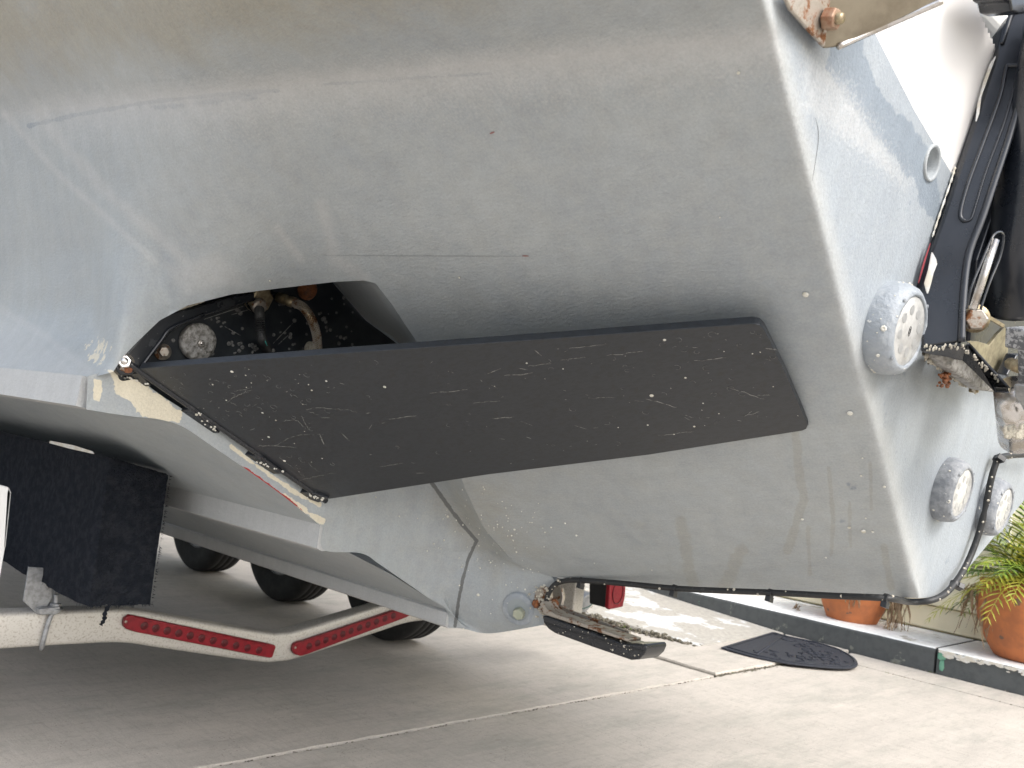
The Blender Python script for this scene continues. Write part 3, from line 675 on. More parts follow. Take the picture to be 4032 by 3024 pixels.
web_rows = [[T_(690, 1010), T_(850, 1005, 1.85), (925, 1003, aty(925, 1003, 1.80)), E2(990, 1010)],
            [T_(697, 1075), T_(850, 1062, 1.85), (952, 1062, aty(952, 1062, 1.79)), E2(1016, 1075)],
            [T_(698, 1130), T_(850, 1120, 1.85), (998, 1130, aty(998, 1130, 1.78)), E2(1056, 1150)],
            [T_(699, 1187), T_(870, 1172, 1.85), (1022, 1172, aty(1022, 1172, 1.77)), E2(1092, 1195)],
            [T_(780, 1195), T_(900, 1196, 1.85), (1028, 1198, aty(1028, 1198, 1.775)), E2(1118, 1218)],
            [T_(820, 1219), T_(915, 1232, 1.85), (1014, 1236, aty(1014, 1236, 1.79)), (1192, 1247, E2(1192, 1247)[2])],
            [T_(868, 1252), T_(935, 1265, 1.85), (1004, 1268, aty(1004, 1268, 1.80)), X2(1190, 1275)],
            [T_(917, 1286), T_(955, 1295, 1.85), (995, 1300, aty(995, 1300, 1.82)), X2(1186, 1302)],
            [T_(964, 1320), T_(980, 1330, 1.84), (1000, 1332, aty(1000, 1332, 1.83)), X2(1182, 1328)],
            [T_(968, 1355), T_(1000, 1358, 1.83), X2(1060, 1368), X2(1174, 1350)]]
web, WB = ruled(web_rows, 150, 170, 'keel_web', hull)
Q = WB[::5, ::5, 2:].copy(); Q[..., 0] = 3.8 - Q[..., 0]
grid_obj('keel_web', None, WB[::5, ::5, 0], WB[::5, ::5, 1], M['hull'], hull, zero_attr, flip=True, P=Q)
Q = TB[::4, ::8, 2:].copy(); Q[..., 0] = 3.8 - Q[..., 0]
grid_obj('transom', None, TB[::4, ::8, 0], TB[::4, ::8, 1], M['hull'], boat, zero_attr, flip=True, P=Q)[0]['label'] = "far half of the grey transom"
# --- pocket walls: from the skin's lip inward to the transom, smooth grey on its right side
lip = [(785, 606), (812, 612), (850, 662), (905, 745), (940, 845), (965, 930), (1000, 1045)]
inn = [(700, 600), (722, 612), (790, 690), (868, 748), (900, 850), (915, 940), (925, 1010)]
def lipP(u, v):
    j = np.argmin((Uc[-1] - u) ** 2 + (Vc[-1] - v) ** 2); return Pn[-1, j]
rows = []
for (lu, lv), (iu, iv) in zip(lip, inn):
    a = lipP(lu, lv); b = aty(iu, iv, 1.872); m1 = a * .55 + b * .45 + np.array([.010, .012, 0]); rows.append([(iu, iv, b), ((iu * .5 + lu * .5), (iv + lv) / 2, m1), (lu, lv, a)])
ruled(rows, 30, 60, 'pocket_wall', boat, zero_attr)
# lip thickness along the top of the pocket
bm = bmesh.new(); prev = None
for j in range(60, 330):
    u, v = Uc[-1, j], Vc[-1, j]
    if not (240 < u < 800): continue
    a = Vector(Pn[-1, j]); b = Vector(aty(u, v - 6, 1.90)); cur = (bm.verts.new(a), bm.verts.new(b))
    if prev: bm.faces.new([prev[0], cur[0], cur[1], prev[1]])
    prev = cur
from_bm('pocket_lip', bm, M['hull'], boat, smooth=True)
# --- bottom of the hull: chine, strakes and panels run forward from the transom
def run(name, sec, y0, y1, mat, par, taper=0.0):
    n = 24; V_ = []; Fc = []
    for i in range(n + 1):
        y = y0 + (y1 - y0) * (i / n) ** 1.5
        for x, z in sec: V_.append((x, y, z))
    k = len(sec)
    for i in range(n):
        for j in range(k - 1): Fc.append((i * k + j, i * k + j + 1, (i + 1) * k + j + 1, (i + 1) * k + j))
    o = mesh_obj(name, V_, Fc, mat, par); 
    for nm in ('worn', 'stain', 'blue', 'drip', 'soft', 'dark', 'cream', 'red', 'white'): o.data.attributes.new(nm, 'FLOAT', 'POINT')
    return o
SEC = [(float(aty(u, v, YT)[0]), float(aty(u, v, YT)[2]) + .002) for u, v in dn]
bp = run('bottom_panel', SEC, 1.86, 7.5, M['hull'], boat)
run('bottom_panel', [(1.368, .694), (1.44, .692), (1.60, .63), (1.815, .53)], 1.86, 7.5, M['hull'], boat)
run('bottom_panel', [(3.8 - a, b) for a, b in SEC[::-1]], 1.86, 7.5, M['hull'], boat)
run('bottom_panel', [(3.8 - a, b) for a, b in [(1.815, .53), (1.60, .63), (1.44, .692), (1.368, .694)]], 1.86, 7.5, M['hull'], boat)
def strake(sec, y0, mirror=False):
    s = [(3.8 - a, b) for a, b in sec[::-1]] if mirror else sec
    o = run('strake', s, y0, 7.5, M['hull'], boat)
    o.data.attributes['worn'].data.foreach_set('value', [1.0] * len(o.data.vertices)); o.data.attributes['soft'].data.foreach_set('value', [.9] * len(o.data.vertices))  # strakes wholly pale: skylight on upright faces painted in, along with abraded paint
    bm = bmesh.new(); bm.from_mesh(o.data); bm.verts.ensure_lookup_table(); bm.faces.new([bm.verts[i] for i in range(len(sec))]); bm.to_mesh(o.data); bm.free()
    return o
ych = 1.885
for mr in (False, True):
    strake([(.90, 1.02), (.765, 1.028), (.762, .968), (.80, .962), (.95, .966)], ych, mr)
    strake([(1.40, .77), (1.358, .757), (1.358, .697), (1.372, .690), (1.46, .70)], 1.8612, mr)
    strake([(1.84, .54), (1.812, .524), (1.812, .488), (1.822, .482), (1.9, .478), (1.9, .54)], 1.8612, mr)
# ---- skin of the hull forward of the frame and its upperworks (out of view, they shade the drive)
col0 = Pn[::10, 0]; sec0 = [(p[0], p[2]) for p in col0]
y0c = [p[1] for p in col0]
V_ = []; Fc = []; k = len(col0)
for i in range(2):
    for p in col0: V_.append((p[0], p[1] if i == 0 else 7.5, p[2]))
for j in range(k - 1): Fc.append((j, j + 1, k + j + 1, k + j))
topr = Pn[0, ::12]; b0 = len(V_)
for p in topr: V_.append(tuple(p))
for p in topr: V_.append((p[0] - .04, p[1], p[2] + .16))
n = len(topr)
for j in range(n - 1): Fc.append((b0 + j, b0 + j + 1, b0 + n + j + 1, b0 + n + j))
lastp = V_[b0 + n]
V_ += [(lastp[0], 7.5, lastp[2]), (col0[0][0], 7.5, col0[0][2])]; Fc.append((b0, b0 + n, len(V_) - 2, len(V_) - 1))
nv = len(V_); V_ += [(3.8 - a, b, c) for a, b, c in V_]; Fc += [tuple(nv + i for i in f[::-1]) for f in Fc[:]]
ztop = lastp[2]
dk = len(V_); V_ += [(lastp[0], 7.5, ztop), (lastp[0], 1.9, ztop), (topr[-1][0] - .1, .62, ztop), (3.8 - topr[-1][0] + .1, .62, ztop), (3.8 - lastp[0], 1.9, ztop), (3.8 - lastp[0], 7.5, ztop)]
Fc.append(tuple(range(dk, dk + 6)))
tp = mesh_obj('topsides', V_, Fc, M['hull'], boat)
for nm in ('worn', 'stain', 'blue', 'drip', 'soft', 'dark', 'cream', 'red', 'white'): tp.data.attributes.new(nm, 'FLOAT', 'POINT')
# ---- barnacles, specks on the painted skin
def hullpt(u, v, off=0.0):
    j = None
    if u < np.interp(v, CRV, CRU): P_ = CAM + ray(u, v) / float(hull_w(np.array([u]), np.array([v]))[0])
    else: P_ = ata(u, v)
    return P_
E_n = np.cross(E2(1190, 1250)[2] - E2(1980, 1292)[2], E2(1650, 0)[2] - E2(1980, 1292)[2]); E_n /= np.linalg.norm(E_n); E_n *= -np.sign(E_n @ (E2(1200, 700)[2] - CAM))
A_n = -np.array(NA) / np.linalg.norm(NA)
def barn(bm, p, n, r, h=.4, sides=8, hole=True):
    n = Vector([float(c) for c in n]); p = Vector([float(c) for c in p])
    pr = [(r, -.001), (r * .95, r * h * .5), (r * .55, r * h), (r * .3, r * h * .6) if hole else (r * .3, r * h * 1.1), (0, r * h * (.35 if hole else 1.15))]
    lathe_bm(p, n, pr, sides, bm, jit=r * .05)
bm = bmesh.new()
specks = [(1740, 637, 9), (1836, 893, 9), (1865, 1148, 9), (1885, 1149, 5), (1870, 1120, 3), (1834, 1140, 6), (1733, 1122, 5), (1910, 1052, 5), (1863, 990, 3), (1860, 1028, 4), (1784, 1205, 4), (1408, 1232, 3), (236, 540, 3), (583, 607, 4), (317, 632, 5), (350, 637, 5), (268, 700, 8), (262, 720, 9), (275, 655, 5), (262, 672, 4), (1130, 1230, 3), (1595, 158, 4), (1555, 470, 2), (992, 600, 4)]
for u, v, s in specks:
    P0 = None
    if u < 320: P0 = hullpt(u, v); nn = (-.97, -.15, -.1)
    elif u > 1975: P0 = hullpt(u, v); nn = A_n
    else: P0 = hullpt(u, v); nn = E_n
    P0 = P0 - ray(u, v) * .003; barn(bm, P0, nn, s * .00055, .25, hole=False)
for _ in range(110):
    u, v = random.gauss(1060, 75), random.gauss(1165, 62)
    if v > 1235 or v < 1050: continue
    base = E2(u, v)[2] if u > np.interp(v, [1045, 1145, 1213, 1246], [1000, 1045, 1110, 1190]) else None
    if base is None:
        k = np.argmin((WB[..., 0] - u) ** 2 + (WB[..., 1] - v) ** 2); base = WB.reshape(-1, 5)[k, 2:]
    barn(bm, base - ray(u, v) * .002, (-.6, -.6, -.4), .0009 + random.expovariate(1) * .0008, .35, hole=False)
for _ in range(40):
    u, v = random.gauss(1130, 60), random.gauss(1290, 35)
    k = np.argmin((WB[..., 0] - u) ** 2 + (WB[..., 1] - v) ** 2); base = WB.reshape(-1, 5)[k, 2:]
    barn(bm, base - ray(u, v) * .002, (-.6, -.7, -.2), .0009 + random.expovariate(1) * .0008, .35, hole=False)
stuff(from_bm('barnacle_speck', bm, M['barnacle_pale'], hull, smooth=True))
bm = bmesh.new()
sc = [[(700, 552), (900, 553), (1130, 554)], [(1762, 255), (1768, 300), (1755, 390)], [(2050 - 300, 1140), (1750, 1150)]]
for path in sc[:2]: ribbon_bm(bm, [hullpt(*p) - ray(*p) * .002 for p in smooth_path(path, 8)], (.0010), E_n)
stuff(from_bm('hairline_scratch', bm, basic("scratch_grey", (.23, .24, .24), .7), hull))
bm = bmesh.new()
for path in ([(1128, 553), (1142, 553)], [(1058, 289), (1068, 285)]): ribbon_bm(bm, [hullpt(*p) - ray(*p) * .002 for p in smooth_path(path, 4)], .003, E_n)
stuff(from_bm('red_nick', bm, basic("red_primer", (.27, .14, .13), .6), hull))

# ---- drain opening in the stern face
dc = ata(2012, 352, -.0); ring = lathe('drain_outlet', dc, A_n, [(.0305, -.001), (.030, .003), (.0265, .004), (.0235, .001), (.0225, -.09), (0, -.09)], M['hull'], boat, sides=32)
for nm in ('worn', 'stain', 'blue', 'drip', 'soft', 'dark', 'cream', 'red', 'white'): ring.data.attributes.new(nm, 'FLOAT', 'POINT')

# ---- underwater lights on the stern face
def uw_light(u, v, R, hgt, logo=False):
    c = ata(u, v)
    c = Vector([float(q) for q in c]); n = Vector([float(q) for q in A_n])
    o = lathe('underwater_light', c, A_n, [(R * 1.02, -.004), (R * 1.04, hgt * .3), (R * 1.0, hgt * .62), (R * .95, hgt * .86), (R * .84, hgt), (R * .775, hgt * 1.0), (R * .76, hgt * .93)], M['housing'], boat, sides=72, jit=R * .005)
    l = lathe('lens', c + n * hgt * .9, A_n, [(R * .78, 0), (R * .74, R * .03), (0, R * .035)], M['lens'], o, sides=48)
    s, t, n_ = frame(A_n)
    bm = bmesh.new()
    for k in range(8):
        a = 2 * math.pi * k / 8 + .3; lathe_bm(c + n * (hgt * .9 + R * .036) + (s * math.cos(a) + t * math.sin(a)) * R * .47, A_n, [(R * .115, 0), (R * .10, .0004), (0, .0005)], 18, bm)
    from_bm('light_cell', bm, M['lens_cell'], o)
    for a in (.9, 2.5, 4.0, 5.6):
        lathe('mount_screw', c + n * hgt * .98 + (s * math.cos(a) + t * math.sin(a)) * R * .87, A_n, [(R * .055, 0), (R * .045, .001), (0, .001)], M['housing_dark'], o, sides=10)
    bm = bmesh.new()
    for _ in range(int(26 * R / .07)):
        a = random.uniform(0, 6.28); hh = random.uniform(.1, .98); rr = R * (1.03 if hh < .6 else 1.03 - (hh - .6) * .45)
        d = s * math.cos(a) + t * math.sin(a); barn(bm, c + n * hgt * hh + d * rr, d * .8 + n * .4, min(.005, .0008 + random.expovariate(1) * .0011), .45, 7)
    stuff(from_bm('barnacle', bm, M['barnacle_pale'], o, smooth=True))
    if logo:                       # small oval maker's mark in the middle of the lens
        bm = bmesh.new(); r = R * .11
        for (ox, sx, sy) in ((0, .45, 1.0), (.0, .28, .45)):
            tube_bm([c + n * (hgt * .9 + R * .04) + s * (r * sx * math.cos(q)) + t * (r * sy * math.sin(q) + ox) for q in np.linspace(0, 2 * math.pi, 17)], .0005, 4, bm)
        from_bm('lens_mark', bm, M['black_plastic'], o)
    return o
# face centres (the front of the drum) projected back to the stern plane
def lc(u, v, h):
    p = at(u, v, NA, KA - h * math.hypot(1, RAKE)); return p
def uw_at(u, v, R, h, logo=False, mat=None):
    p = lc(u, v, h); n = np.array(A_n); c0 = p - n * h; q = depth(c0); pr = (c0 - CAM) @ RM; uu = (2016 + F * pr[0] / -pr[2]) / S2; vv = (1512 - F * pr[1] / -pr[2]) / S2
    o = uw_light(uu, vv, R, h, logo)
    if mat: o.data.materials[0] = mat
    return o
uw_at(1967, 716, .074, .043, True); uw_at(2080, 1066, .063, .037, mat=M['housing_dark']); uw_at(2170, 1102, .063, .037, mat=M['housing_dark'])

# ---- trim tab: long black plate hinged on the transom, with its fittings
tabA = at(1640, 692, (0, 0, 1), 0)[0:3]
H1, H2 = aty(300, 799, 1.835), aty(700, 1078, 1.835); A1 = att(1645, 697, 1.44)
pn = np.cross(H2 - H1, A1 - H1); pn /= np.linalg.norm(pn)
if pn @ (CAM - H1) < 0: pn = -pn           # faces the camera (underside)
kp = pn @ H1
def tp_(u, v, off=0): return at(u, v, pn, kp + off)
out = [(298, 800), (303, 796), (700, 766), (1200, 731), (1625, 699), (1641, 702), (1651, 712), (1700, 812), (1740, 905), (1746, 918), (1742, 927), (1733, 931), (1400, 983), (1050, 1026), (712, 1078), (700, 1077)]
tab = from_bm('trim_tab', prism_bm([tp_(*p) for p in out], -pn * .015), M['plate'], boat, bevel=.0015)
for k in range(1): pass
def chunk(pts, off=.004): return [tp_(u, v, off) for u, v in pts]
for pts in ([(385, 888), (412, 884), (474, 936), (446, 936)], [(517, 980), (566, 988), (616, 1024), (590, 1024)], [(643, 1064), (668, 1063), (710, 1077), (688, 1086), (665, 1078)], [(258, 812), (300, 806), (326, 834), (300, 838)]):
    prism('hinge_knuckle', chunk(pts, .006), -pn * .014, M['gloss_black'], tab, bevel=.0015)
tube('hinge_pin', [H1 + (H2 - H1) * f - np.array([0, -.004, .0]) for f in np.linspace(-.06, 1.02, 30)], .007, M['gloss_black'], tab)
bm = bmesh.new(); pathsc = [
    [(498, 868), (512, 877)], [(485, 873), (500, 862), (520, 851), (545, 842)], [(505, 845), (540, 838)], [(660, 885), (690, 881), (730, 884), (772, 890)], [(665, 889), (690, 896)],
    [(555, 965), (590, 963), (640, 967)], [(598, 962), (620, 948), (650, 940), (700, 938)], [(612, 910), (640, 908), (660, 925)], [(652, 900), (668, 930)], [(690, 938), (700, 960)],
    [(600, 985), (625, 1005), (648, 1012)], [(665, 1000), (690, 1020)], [(640, 1042), (675, 1030), (725, 1022)], [(1210, 778), (1265, 772)], [(1140, 790), (1190, 786)], [(1090, 812), (1150, 806)],
    [(1310, 768), (1390, 759)], [(1395, 862), (1460, 880)], [(1470, 894), (1500, 902)], [(1500, 780), (1570, 773)], [(1020, 870), (1080, 866)], [(1270, 860), (1330, 858)], [(1230, 752), (1310, 744)], [(840, 905), (900, 898)], [(930, 850), (1010, 842)], [(1580, 840), (1650, 862)], [(1600, 900), (1640, 890)], [(560, 1000), (610, 1012)], [(1420, 940), (1500, 932)], [(820, 1010), (870, 1000)], [(385, 822), (400, 835)], [(1060, 905), (1110, 900)]]
for pth in pathsc:
    P_ = smooth_path([(a, b) for a, b in pth], 7); ribbon_bm(bm, [tp_(u + random.gauss(0, .8), v + random.gauss(0, .8), .0004) for u, v in P_], random.uniform(.0011, .0024), pn)
for _ in range(150):
    f = random.random(); u = 330 + 1380 * f; vt = np.interp(u, [300, 1640], [806, 705]); vb_ = np.interp(u, [300, 700, 1742], [806, 1070, 922]); v = random.uniform(vt + 6, vb_ - 8)
    if u > 1640 and v < 700 + (u - 1640) * 2.2: continue
    L = random.choice([3, 4, 6, 12, 30]) * random.random(); an = random.gauss(0, .5)
    ribbon_bm(bm, [tp_(u + L * q * math.cos(an), v + L * q * math.sin(an), .0004) for q in (0, .5, 1)], random.uniform(.0008, .0022), pn)
stuff(from_bm('scratch', bm, M['scratch'], tab))
bm = bmesh.new(); bm2 = bmesh.new()
for _ in range(150):
    u = random.choice([random.uniform(340, 1720), random.gauss(1500, 120), random.gauss(560, 90)]); vt = np.interp(u, [300, 1640], [806, 705]); vb_ = np.interp(u, [300, 700, 1742], [806, 1070, 922]); v = random.uniform(vt + 8, vb_ - 10)
    if u > 1640 and v < 700 + (u - 1640) * 2.2 or u > 1730 or u < 330: continue
    r = random.uniform(.0012, .0042)
    if random.random() < .35: barn(bm, tp_(u, v, .0), pn, .0007 + random.expovariate(1) * .0008, .3)
    else:
        c = Vector(tp_(u, v, .0004)); r = random.uniform(.003, .007); s, t, n_ = frame(pn); a0 = random.random() * 6
        tube_bm([c + (s * math.cos(a0 + q) + t * math.sin(a0 + q)) * r for q in np.linspace(0, random.uniform(1.5, 5.0), 14)], .00035, 4, bm2)
for (u0, v0, u1, v1) in ((425, 895, 468, 928), (540, 992, 608, 1018), (650, 1068, 700, 1078), (265, 818, 320, 832)):
    for _ in range(13):
        f = random.random(); barn(bm, tp_(u0 + (u1 - u0) * f + random.gauss(0, 3), v0 + (v1 - v0) * f + random.gauss(0, 3), .009), pn, random.uniform(.0012, .0034), .6)
stuff(from_bm('barnacle', bm, M['barnacle_pale'], tab, smooth=True)); stuff(from_bm('barnacle_scar', bm2, M['ring'], tab))
# black backing plate in the pocket
bk = prism('tab_backing_plate', [aty(u, v, 1.875) for u, v in [(240, 806), (300, 842), (710, 1085), (930, 1080), (922, 940), (900, 850), (868, 750), (790, 692), (722, 614), (690, 570), (480, 580), (330, 670), (252, 770)]], (0, .02, 0), M['pocket_black'], boat)
# raised arm with bolt at the outboard end
armpts = [(262, 800), (285, 768), (306, 742), (330, 712), (350, 694), (380, 678), (430, 668), (490, 652), (560, 640)]
P_ = [aty(u + 12, v + 12, 1.85) for u, v in armpts]
bm = bmesh.new()
outl = [(249, 797), (256, 780), (290, 745), (322, 706), (340, 690), (365, 677), (420, 664), (500, 640), (560, 630), (600, 632), (560, 648), (500, 664), (440, 684), (392, 702), (368, 722), (345, 752), (318, 782), (300, 800), (285, 810), (262, 812)]
arm = prism('tab_arm', [aty(u, v, 1.842) for u, v in outl], (0, .022, 0), M['gloss_black'], boat, bevel=.004, seg=3)
tube('arm_rib', smooth_path([aty(u, v, 1.838) for u, v in [(300, 800), (322, 770), (348, 736), (372, 708), (440, 680)]], 5), .0035, M['gloss_black'], arm)
nb = hexnut('hex_nut', aty(268, 782, 1.842), (-.35, -.9, .1), .0145, .013, M['steel'], arm, .3, .007)
lathe('washer', aty(270, 783, 1.842), (-.35, -.9, .1), [(.0175, -.002), (.0175, .0015), (0, .0015)], M['steel_rusty'], arm, sides=24)
lathe('rust_patch', aty(277, 797, 1.838), (-.3, -.9, .1), [(.009, -.001), (.007, .0015), (0, .002)], M['rust'], arm, sides=12, jit=.001)
# small bolt, zinc disc, gland, hoses
nb2 = hexnut('hex_bolt', aty(352, 760, 1.862), (-.1, -1, 0), .0115, .010, M['steel_rusty'], bk, .2)
lathe('washer', aty(352, 760, 1.868), (-.1, -1, 0), [(.017, -.004), (.017, .002), (0, .002)], M['steel_rusty'], nb2, sides=24)
zd = lathe('zinc_anode', aty(427, 738, 1.866), (-.05, -1, -.05), [(.039, -.006), (.040, .004), (.037, .010), (.026, .012), (.012, .011), (0, .0115)], M['zinc'], boat, sides=48, jit=.0006)
hexnut('anode_bolt', aty(433, 742, 1.855), (-.05, -1, 0), .008, .006, M['steel'], zd, .1, .003)
gl = hexnut('cable_gland', aty(556, 642, 1.865), (.10, -1, -.35), .031, .022, M['brass'], boat, .35)
lathe('gland_seat', aty(556, 642, 1.868), (.1, -1, -.35), [(.030, -.02), (.034, .002), (.033, .006)], M['brass'], gl, sides=32)
lathe('gland_neck', aty(561, 662, 1.838), (.10, -1, -.35), [(.018, -.004), (.017, .004), (.012, .006), (0, .006)], M['steel_rusty'], gl, sides=24)
cp = smooth_path([aty(560, 668, 1.825), aty(561, 690, 1.80), aty(563, 715, 1.80), aty(568, 738, 1.82), aty(578, 754, 1.86)], 14)
cr = from_bm('corrugated_conduit', tube_bm(cp, lambda i: .0095 + (.0016 if i % 2 else -.0012), 14), M['rubber_cable'], boat)
bm = bmesh.new(); ribbon_bm(bm, [aty(u, v, 1.803) for u, v in [(569, 720), (571, 732), (577, 747)]], .003, (0, -1, 0)); from_bm('green_wire', bm, basic("green_wire", (.03, .30, .26), .5), cr)
hs_ = tube('hydraulic_hose', smooth_path([aty(638, 655, 1.80), aty(655, 664, 1.77), aty(672, 688, 1.755), aty(683, 720, 1.76), aty(686, 750, 1.775), aty(687, 790, 1.79)], 8), .0088, M['brass'], boat, 14)
# braid on the hose
bm = bmesh.new(); hp = smooth_path([aty(638, 655, 1.80), aty(655, 664, 1.77), aty(672, 688, 1.755), aty(683, 720, 1.76), aty(686, 750, 1.775), aty(687, 790, 1.79)], 16)
for ph in range(8):
    for sg in (1, -1):
        pts = []
        for i, p in enumerate(hp):
            p = Vector(p); d = (Vector(hp[min(i + 1, len(hp) - 1)]) - Vector(hp[max(0, i - 1)])).normalized(); s = d.cross(Vector((0, -1, .2))).normalized(); t = d.cross(s); a = sg * i * .33 + ph * math.pi / 4
            pts.append(p + (s * math.cos(a) + t * math.sin(a)) * .0096)
        tube_bm(pts, .0009, 4, bm)
stuff(from_bm('wire_braid', bm, M['steel_rusty'], hs_, smooth=True))
tube('hose_fitting', smooth_path([aty(604, 643, 1.87), aty(612, 646, 1.84), aty(625, 651, 1.815), aty(640, 656, 1.80)], 5), lambda i: .012 if i % 5 < 3 else .0095, M['brass'], hs_, 12)
hexnut('hose_nut', aty(627, 650, 1.818), (.6, -.7, -.2), .0125, .012, M['brass'], hs_, .2)
lathe('amber_plug', aty(664, 626, 1.868), (0, -1, -.2), [(.024, -.004), (.024, .004), (.018, .012), (.016, .016), (0, .017)], M['rust'], boat, sides=20)
lathe('old_fitting', aty(672, 752, 1.865), (0, -1, 0), [(.016, -.004), (.014, .012), (.006, .018), (0, .018)], M['barnacle'], bk, sides=18)
bm = bmesh.new()
for i in range(150):
    u = random.uniform(300, 780); v = random.uniform(632, 800)
    if v < np.interp(u, [300, 400, 500, 720, 780], [790, 700, 668, 625, 640]) + 8: continue
    if random.random() < .45: u = random.gauss(600, 70)
    if not 310 < u < 800 or 535 < u < 590 and v < 745: continue
    r = random.uniform(.0018, .0052); c = Vector(aty(u, v, 1.874))
    barn(bm, c, (0, -1, 0), r, .22, 12)
    if random.random() < .3: barn(bm, c + Vector((r * 1.2, 0, r * .7)), (0, -1, 0), r * .8, .22, 10)
stuff(from_bm('barnacle', bm, M['ring'], bk, smooth=True))
bm = bmesh.new()
for pth in ([(590, 742), (640, 690)], [(600, 745), (625, 722)], [(485, 705), (520, 725)], [(500, 680), (540, 668)], [(440, 690), (560, 650)]):
    ribbon_bm(bm, [aty(u, v, 1.873) for u, v in smooth_path(pth, 6)], .0018, (0, -1, 0))
stuff(from_bm('scratch', bm, M['scratch'], bk))
# cream sealant bead round the arm
bm = bmesh.new(); tube_bm(smooth_path([aty(u, v, 1.846) for u, v in [(246, 798), (250, 785), (285, 742), (318, 705), (338, 688), (362, 676), (412, 660), (440, 650)]], 6), lambda i: .002 + .0015 * abs(math.sin(i * 1.7)), 6, bm)
from_bm('sealant_bead', bm, basic("cream_sealant", (.52, .48, .38), .8, bmp=.5), arm, smooth=True)

# ---- keel drain plug
def nearweb(u, v):
    k = np.argmin((WB[..., 0] - u) ** 2 + (WB[..., 1] - v) ** 2); return WB.reshape(-1, 5)[k, 2:]
kpn = np.cross(nearweb(1150, 1300) - nearweb(1090, 1300), nearweb(1110, 1340) - nearweb(1110, 1280)); kpn /= np.linalg.norm(kpn)
if kpn @ (CAM - nearweb(1110, 1320)) < 0: kpn = -kpn
kc = nearweb(1122, 1316)
ds = lathe('drain_plug', kc, kpn, [(.046, -.006), (.045, .0025), (.043, .004), (.030, .0042)], M['housing'], boat, sides=40, jit=.0003)
lathe('plug_face', kc + kpn * .002, kpn, [(.043, 0), (0, .002)], basic("plug_grey", (.27, .30, .31), .55, bmp=.2), ds, sides=30)
hexnut('plug_bolt', nearweb(1126, 1321) + kpn * .003, kpn, .0165, .017, basic("plug_bronze", (.34, .36, .28), .6, .2, col2=(.45, .45, .36), nscale=50, bmp=.5), ds, .4)

# ---- transducer under the keel block
XT = 1.86
td_l = [(1171, 1330), (1174, 1346), (1184, 1359), (1198, 1368), (1280, 1398), (1362, 1426), (1378, 1425), (1391, 1413), (1397, 1399), (1394, 1391), (1350, 1391), (1180, 1330)]
td = prism('transducer', [atx(u, v, XT) for u, v in td_l], (.085, .0, 0), M['gloss_black'], boat, bevel=.006, seg=3)
prism('seam', [atx(u, v, XT - .002) for u, v in [(1176, 1344), (1230, 1362), (1390, 1406), (1388, 1409), (1230, 1366), (1178, 1348)]], (.01, 0, 0), M['black_plastic'], td)
pl3 = prism('mounting_plate', [atx(u, v, XT + .004) for u, v in [(1165, 1304), (1174, 1326), (1190, 1333), (1357, 1387), (1360, 1380), (1200, 1326), (1182, 1316), (1172, 1298)]], (.05, 0, 0), M['steel_rusty'], td, bevel=.002)
prism('side_rail', [atx(u, v, XT + .075) for u, v in [(1195, 1320), (1360, 1372), (1358, 1364), (1205, 1308)]], (.008, 0, 0), M['steel_rusty'], td, bevel=.001)
ba = prism('bracket', [atx(u, v, 1.885) for u, v in [(1158, 1270), (1172, 1264), (1182, 1272), (1184, 1292), (1176, 1306), (1182, 1324), (1170, 1330), (1156, 1312), (1152, 1290)]], (.022, 0, 0), M['steel_rusty'], boat, bevel=.004)
prism('bracket', [atx(u, v, 1.95) for u, v in [(1186, 1278), (1200, 1262), (1212, 1270), (1216, 1290), (1212, 1306), (1230, 1322), (1196, 1318), (1184, 1300)]], (.012, 0, 0), M['steel_rusty'], boat, bevel=.003)
hexnut('rusty_bolt', atx(1196, 1303, 1.93), (-.7, -.7, 0), .014, .014, M['rust'], ba, .3, .004)
hexnut('rusty_bolt', atx(1158, 1303, 1.88), (-.7, -.7, 0), .012, .012, M['rust'], ba, .3, .004)
bm = bmesh.new()
for i in range(46):
    f = random.random(); u = random.gauss(1166, 9); v = random.uniform(1266, 1335); barn(bm, atx(u, v, 1.876), (-.8, -.6, .1), random.uniform(.0015, .004), .6)
for i in range(34):
    u = random.uniform(1180, 1390); v = np.interp(u, [1171, 1370], [1348, 1410]) + random.uniform(-22, 10); barn(bm, atx(u, v, XT - .001), (-1, -.2, .2), .0008 + random.expovariate(1) * .0008, .5)
stuff(from_bm('barnacle', bm, M['barnacle'], td, smooth=True))

# ---- cable along the keel and up the stern
XC = 1.885
cab = [(1176, 1320), (1180, 1300), (1186, 1280), (1200, 1262), (1225, 1254), (1260, 1254), (1330, 1259), (1460, 1271), (1560, 1276), (1665, 1280), (1800, 1287), (1915, 1292)]
P_ = [atx(u, v, XC) for u, v in cab]
P_ += [ata(u, v, o) for u, v, o in [(1965, 1300, -.02), (2010, 1297, .01), (2042, 1282, .02), (2066, 1255, .02), (2090, 1215, .016), (2112, 1160, .016), (2128, 1100, .016), (2140, 1040, .016), (2150, 1005, .016), (2158, 990, .016), (2180, 984, .02), (2212, 982, .03), (2260, 978, .04)]]
cb = tube('cable', smooth_path(P_, 8), .0068, M['rubber_cable'], boat, 12)
def clip(p, axis, up):
    s, t, n = frame(axis); p = Vector([float(c) for c in p]); upv = Vector([float(c) for c in up]).normalized()
    bm = tube_bm([p - n * .005, p + n * .005], .0098, 12); side = n.cross(upv).normalized()
    b2 = p + upv * .012
    prism_bm([b2 + side * .009 - n * .006 - upv * .006, b2 - side * .009 - n * .006 - upv * .006, b2 - side * .009 - n * .006 + upv * .006, b2 + side * .009 - n * .006 + upv * .006], n * .012, bm)
    from_bm('cable_clip', bm, M['black_plastic'], boat, bevel=.0008)
for u, v in ((1256, 1256), (1457, 1272), (1664, 1282), (1914, 1293)): clip(atx(u, v, XC), (0, 1, .1), (-.2, 0, -1))
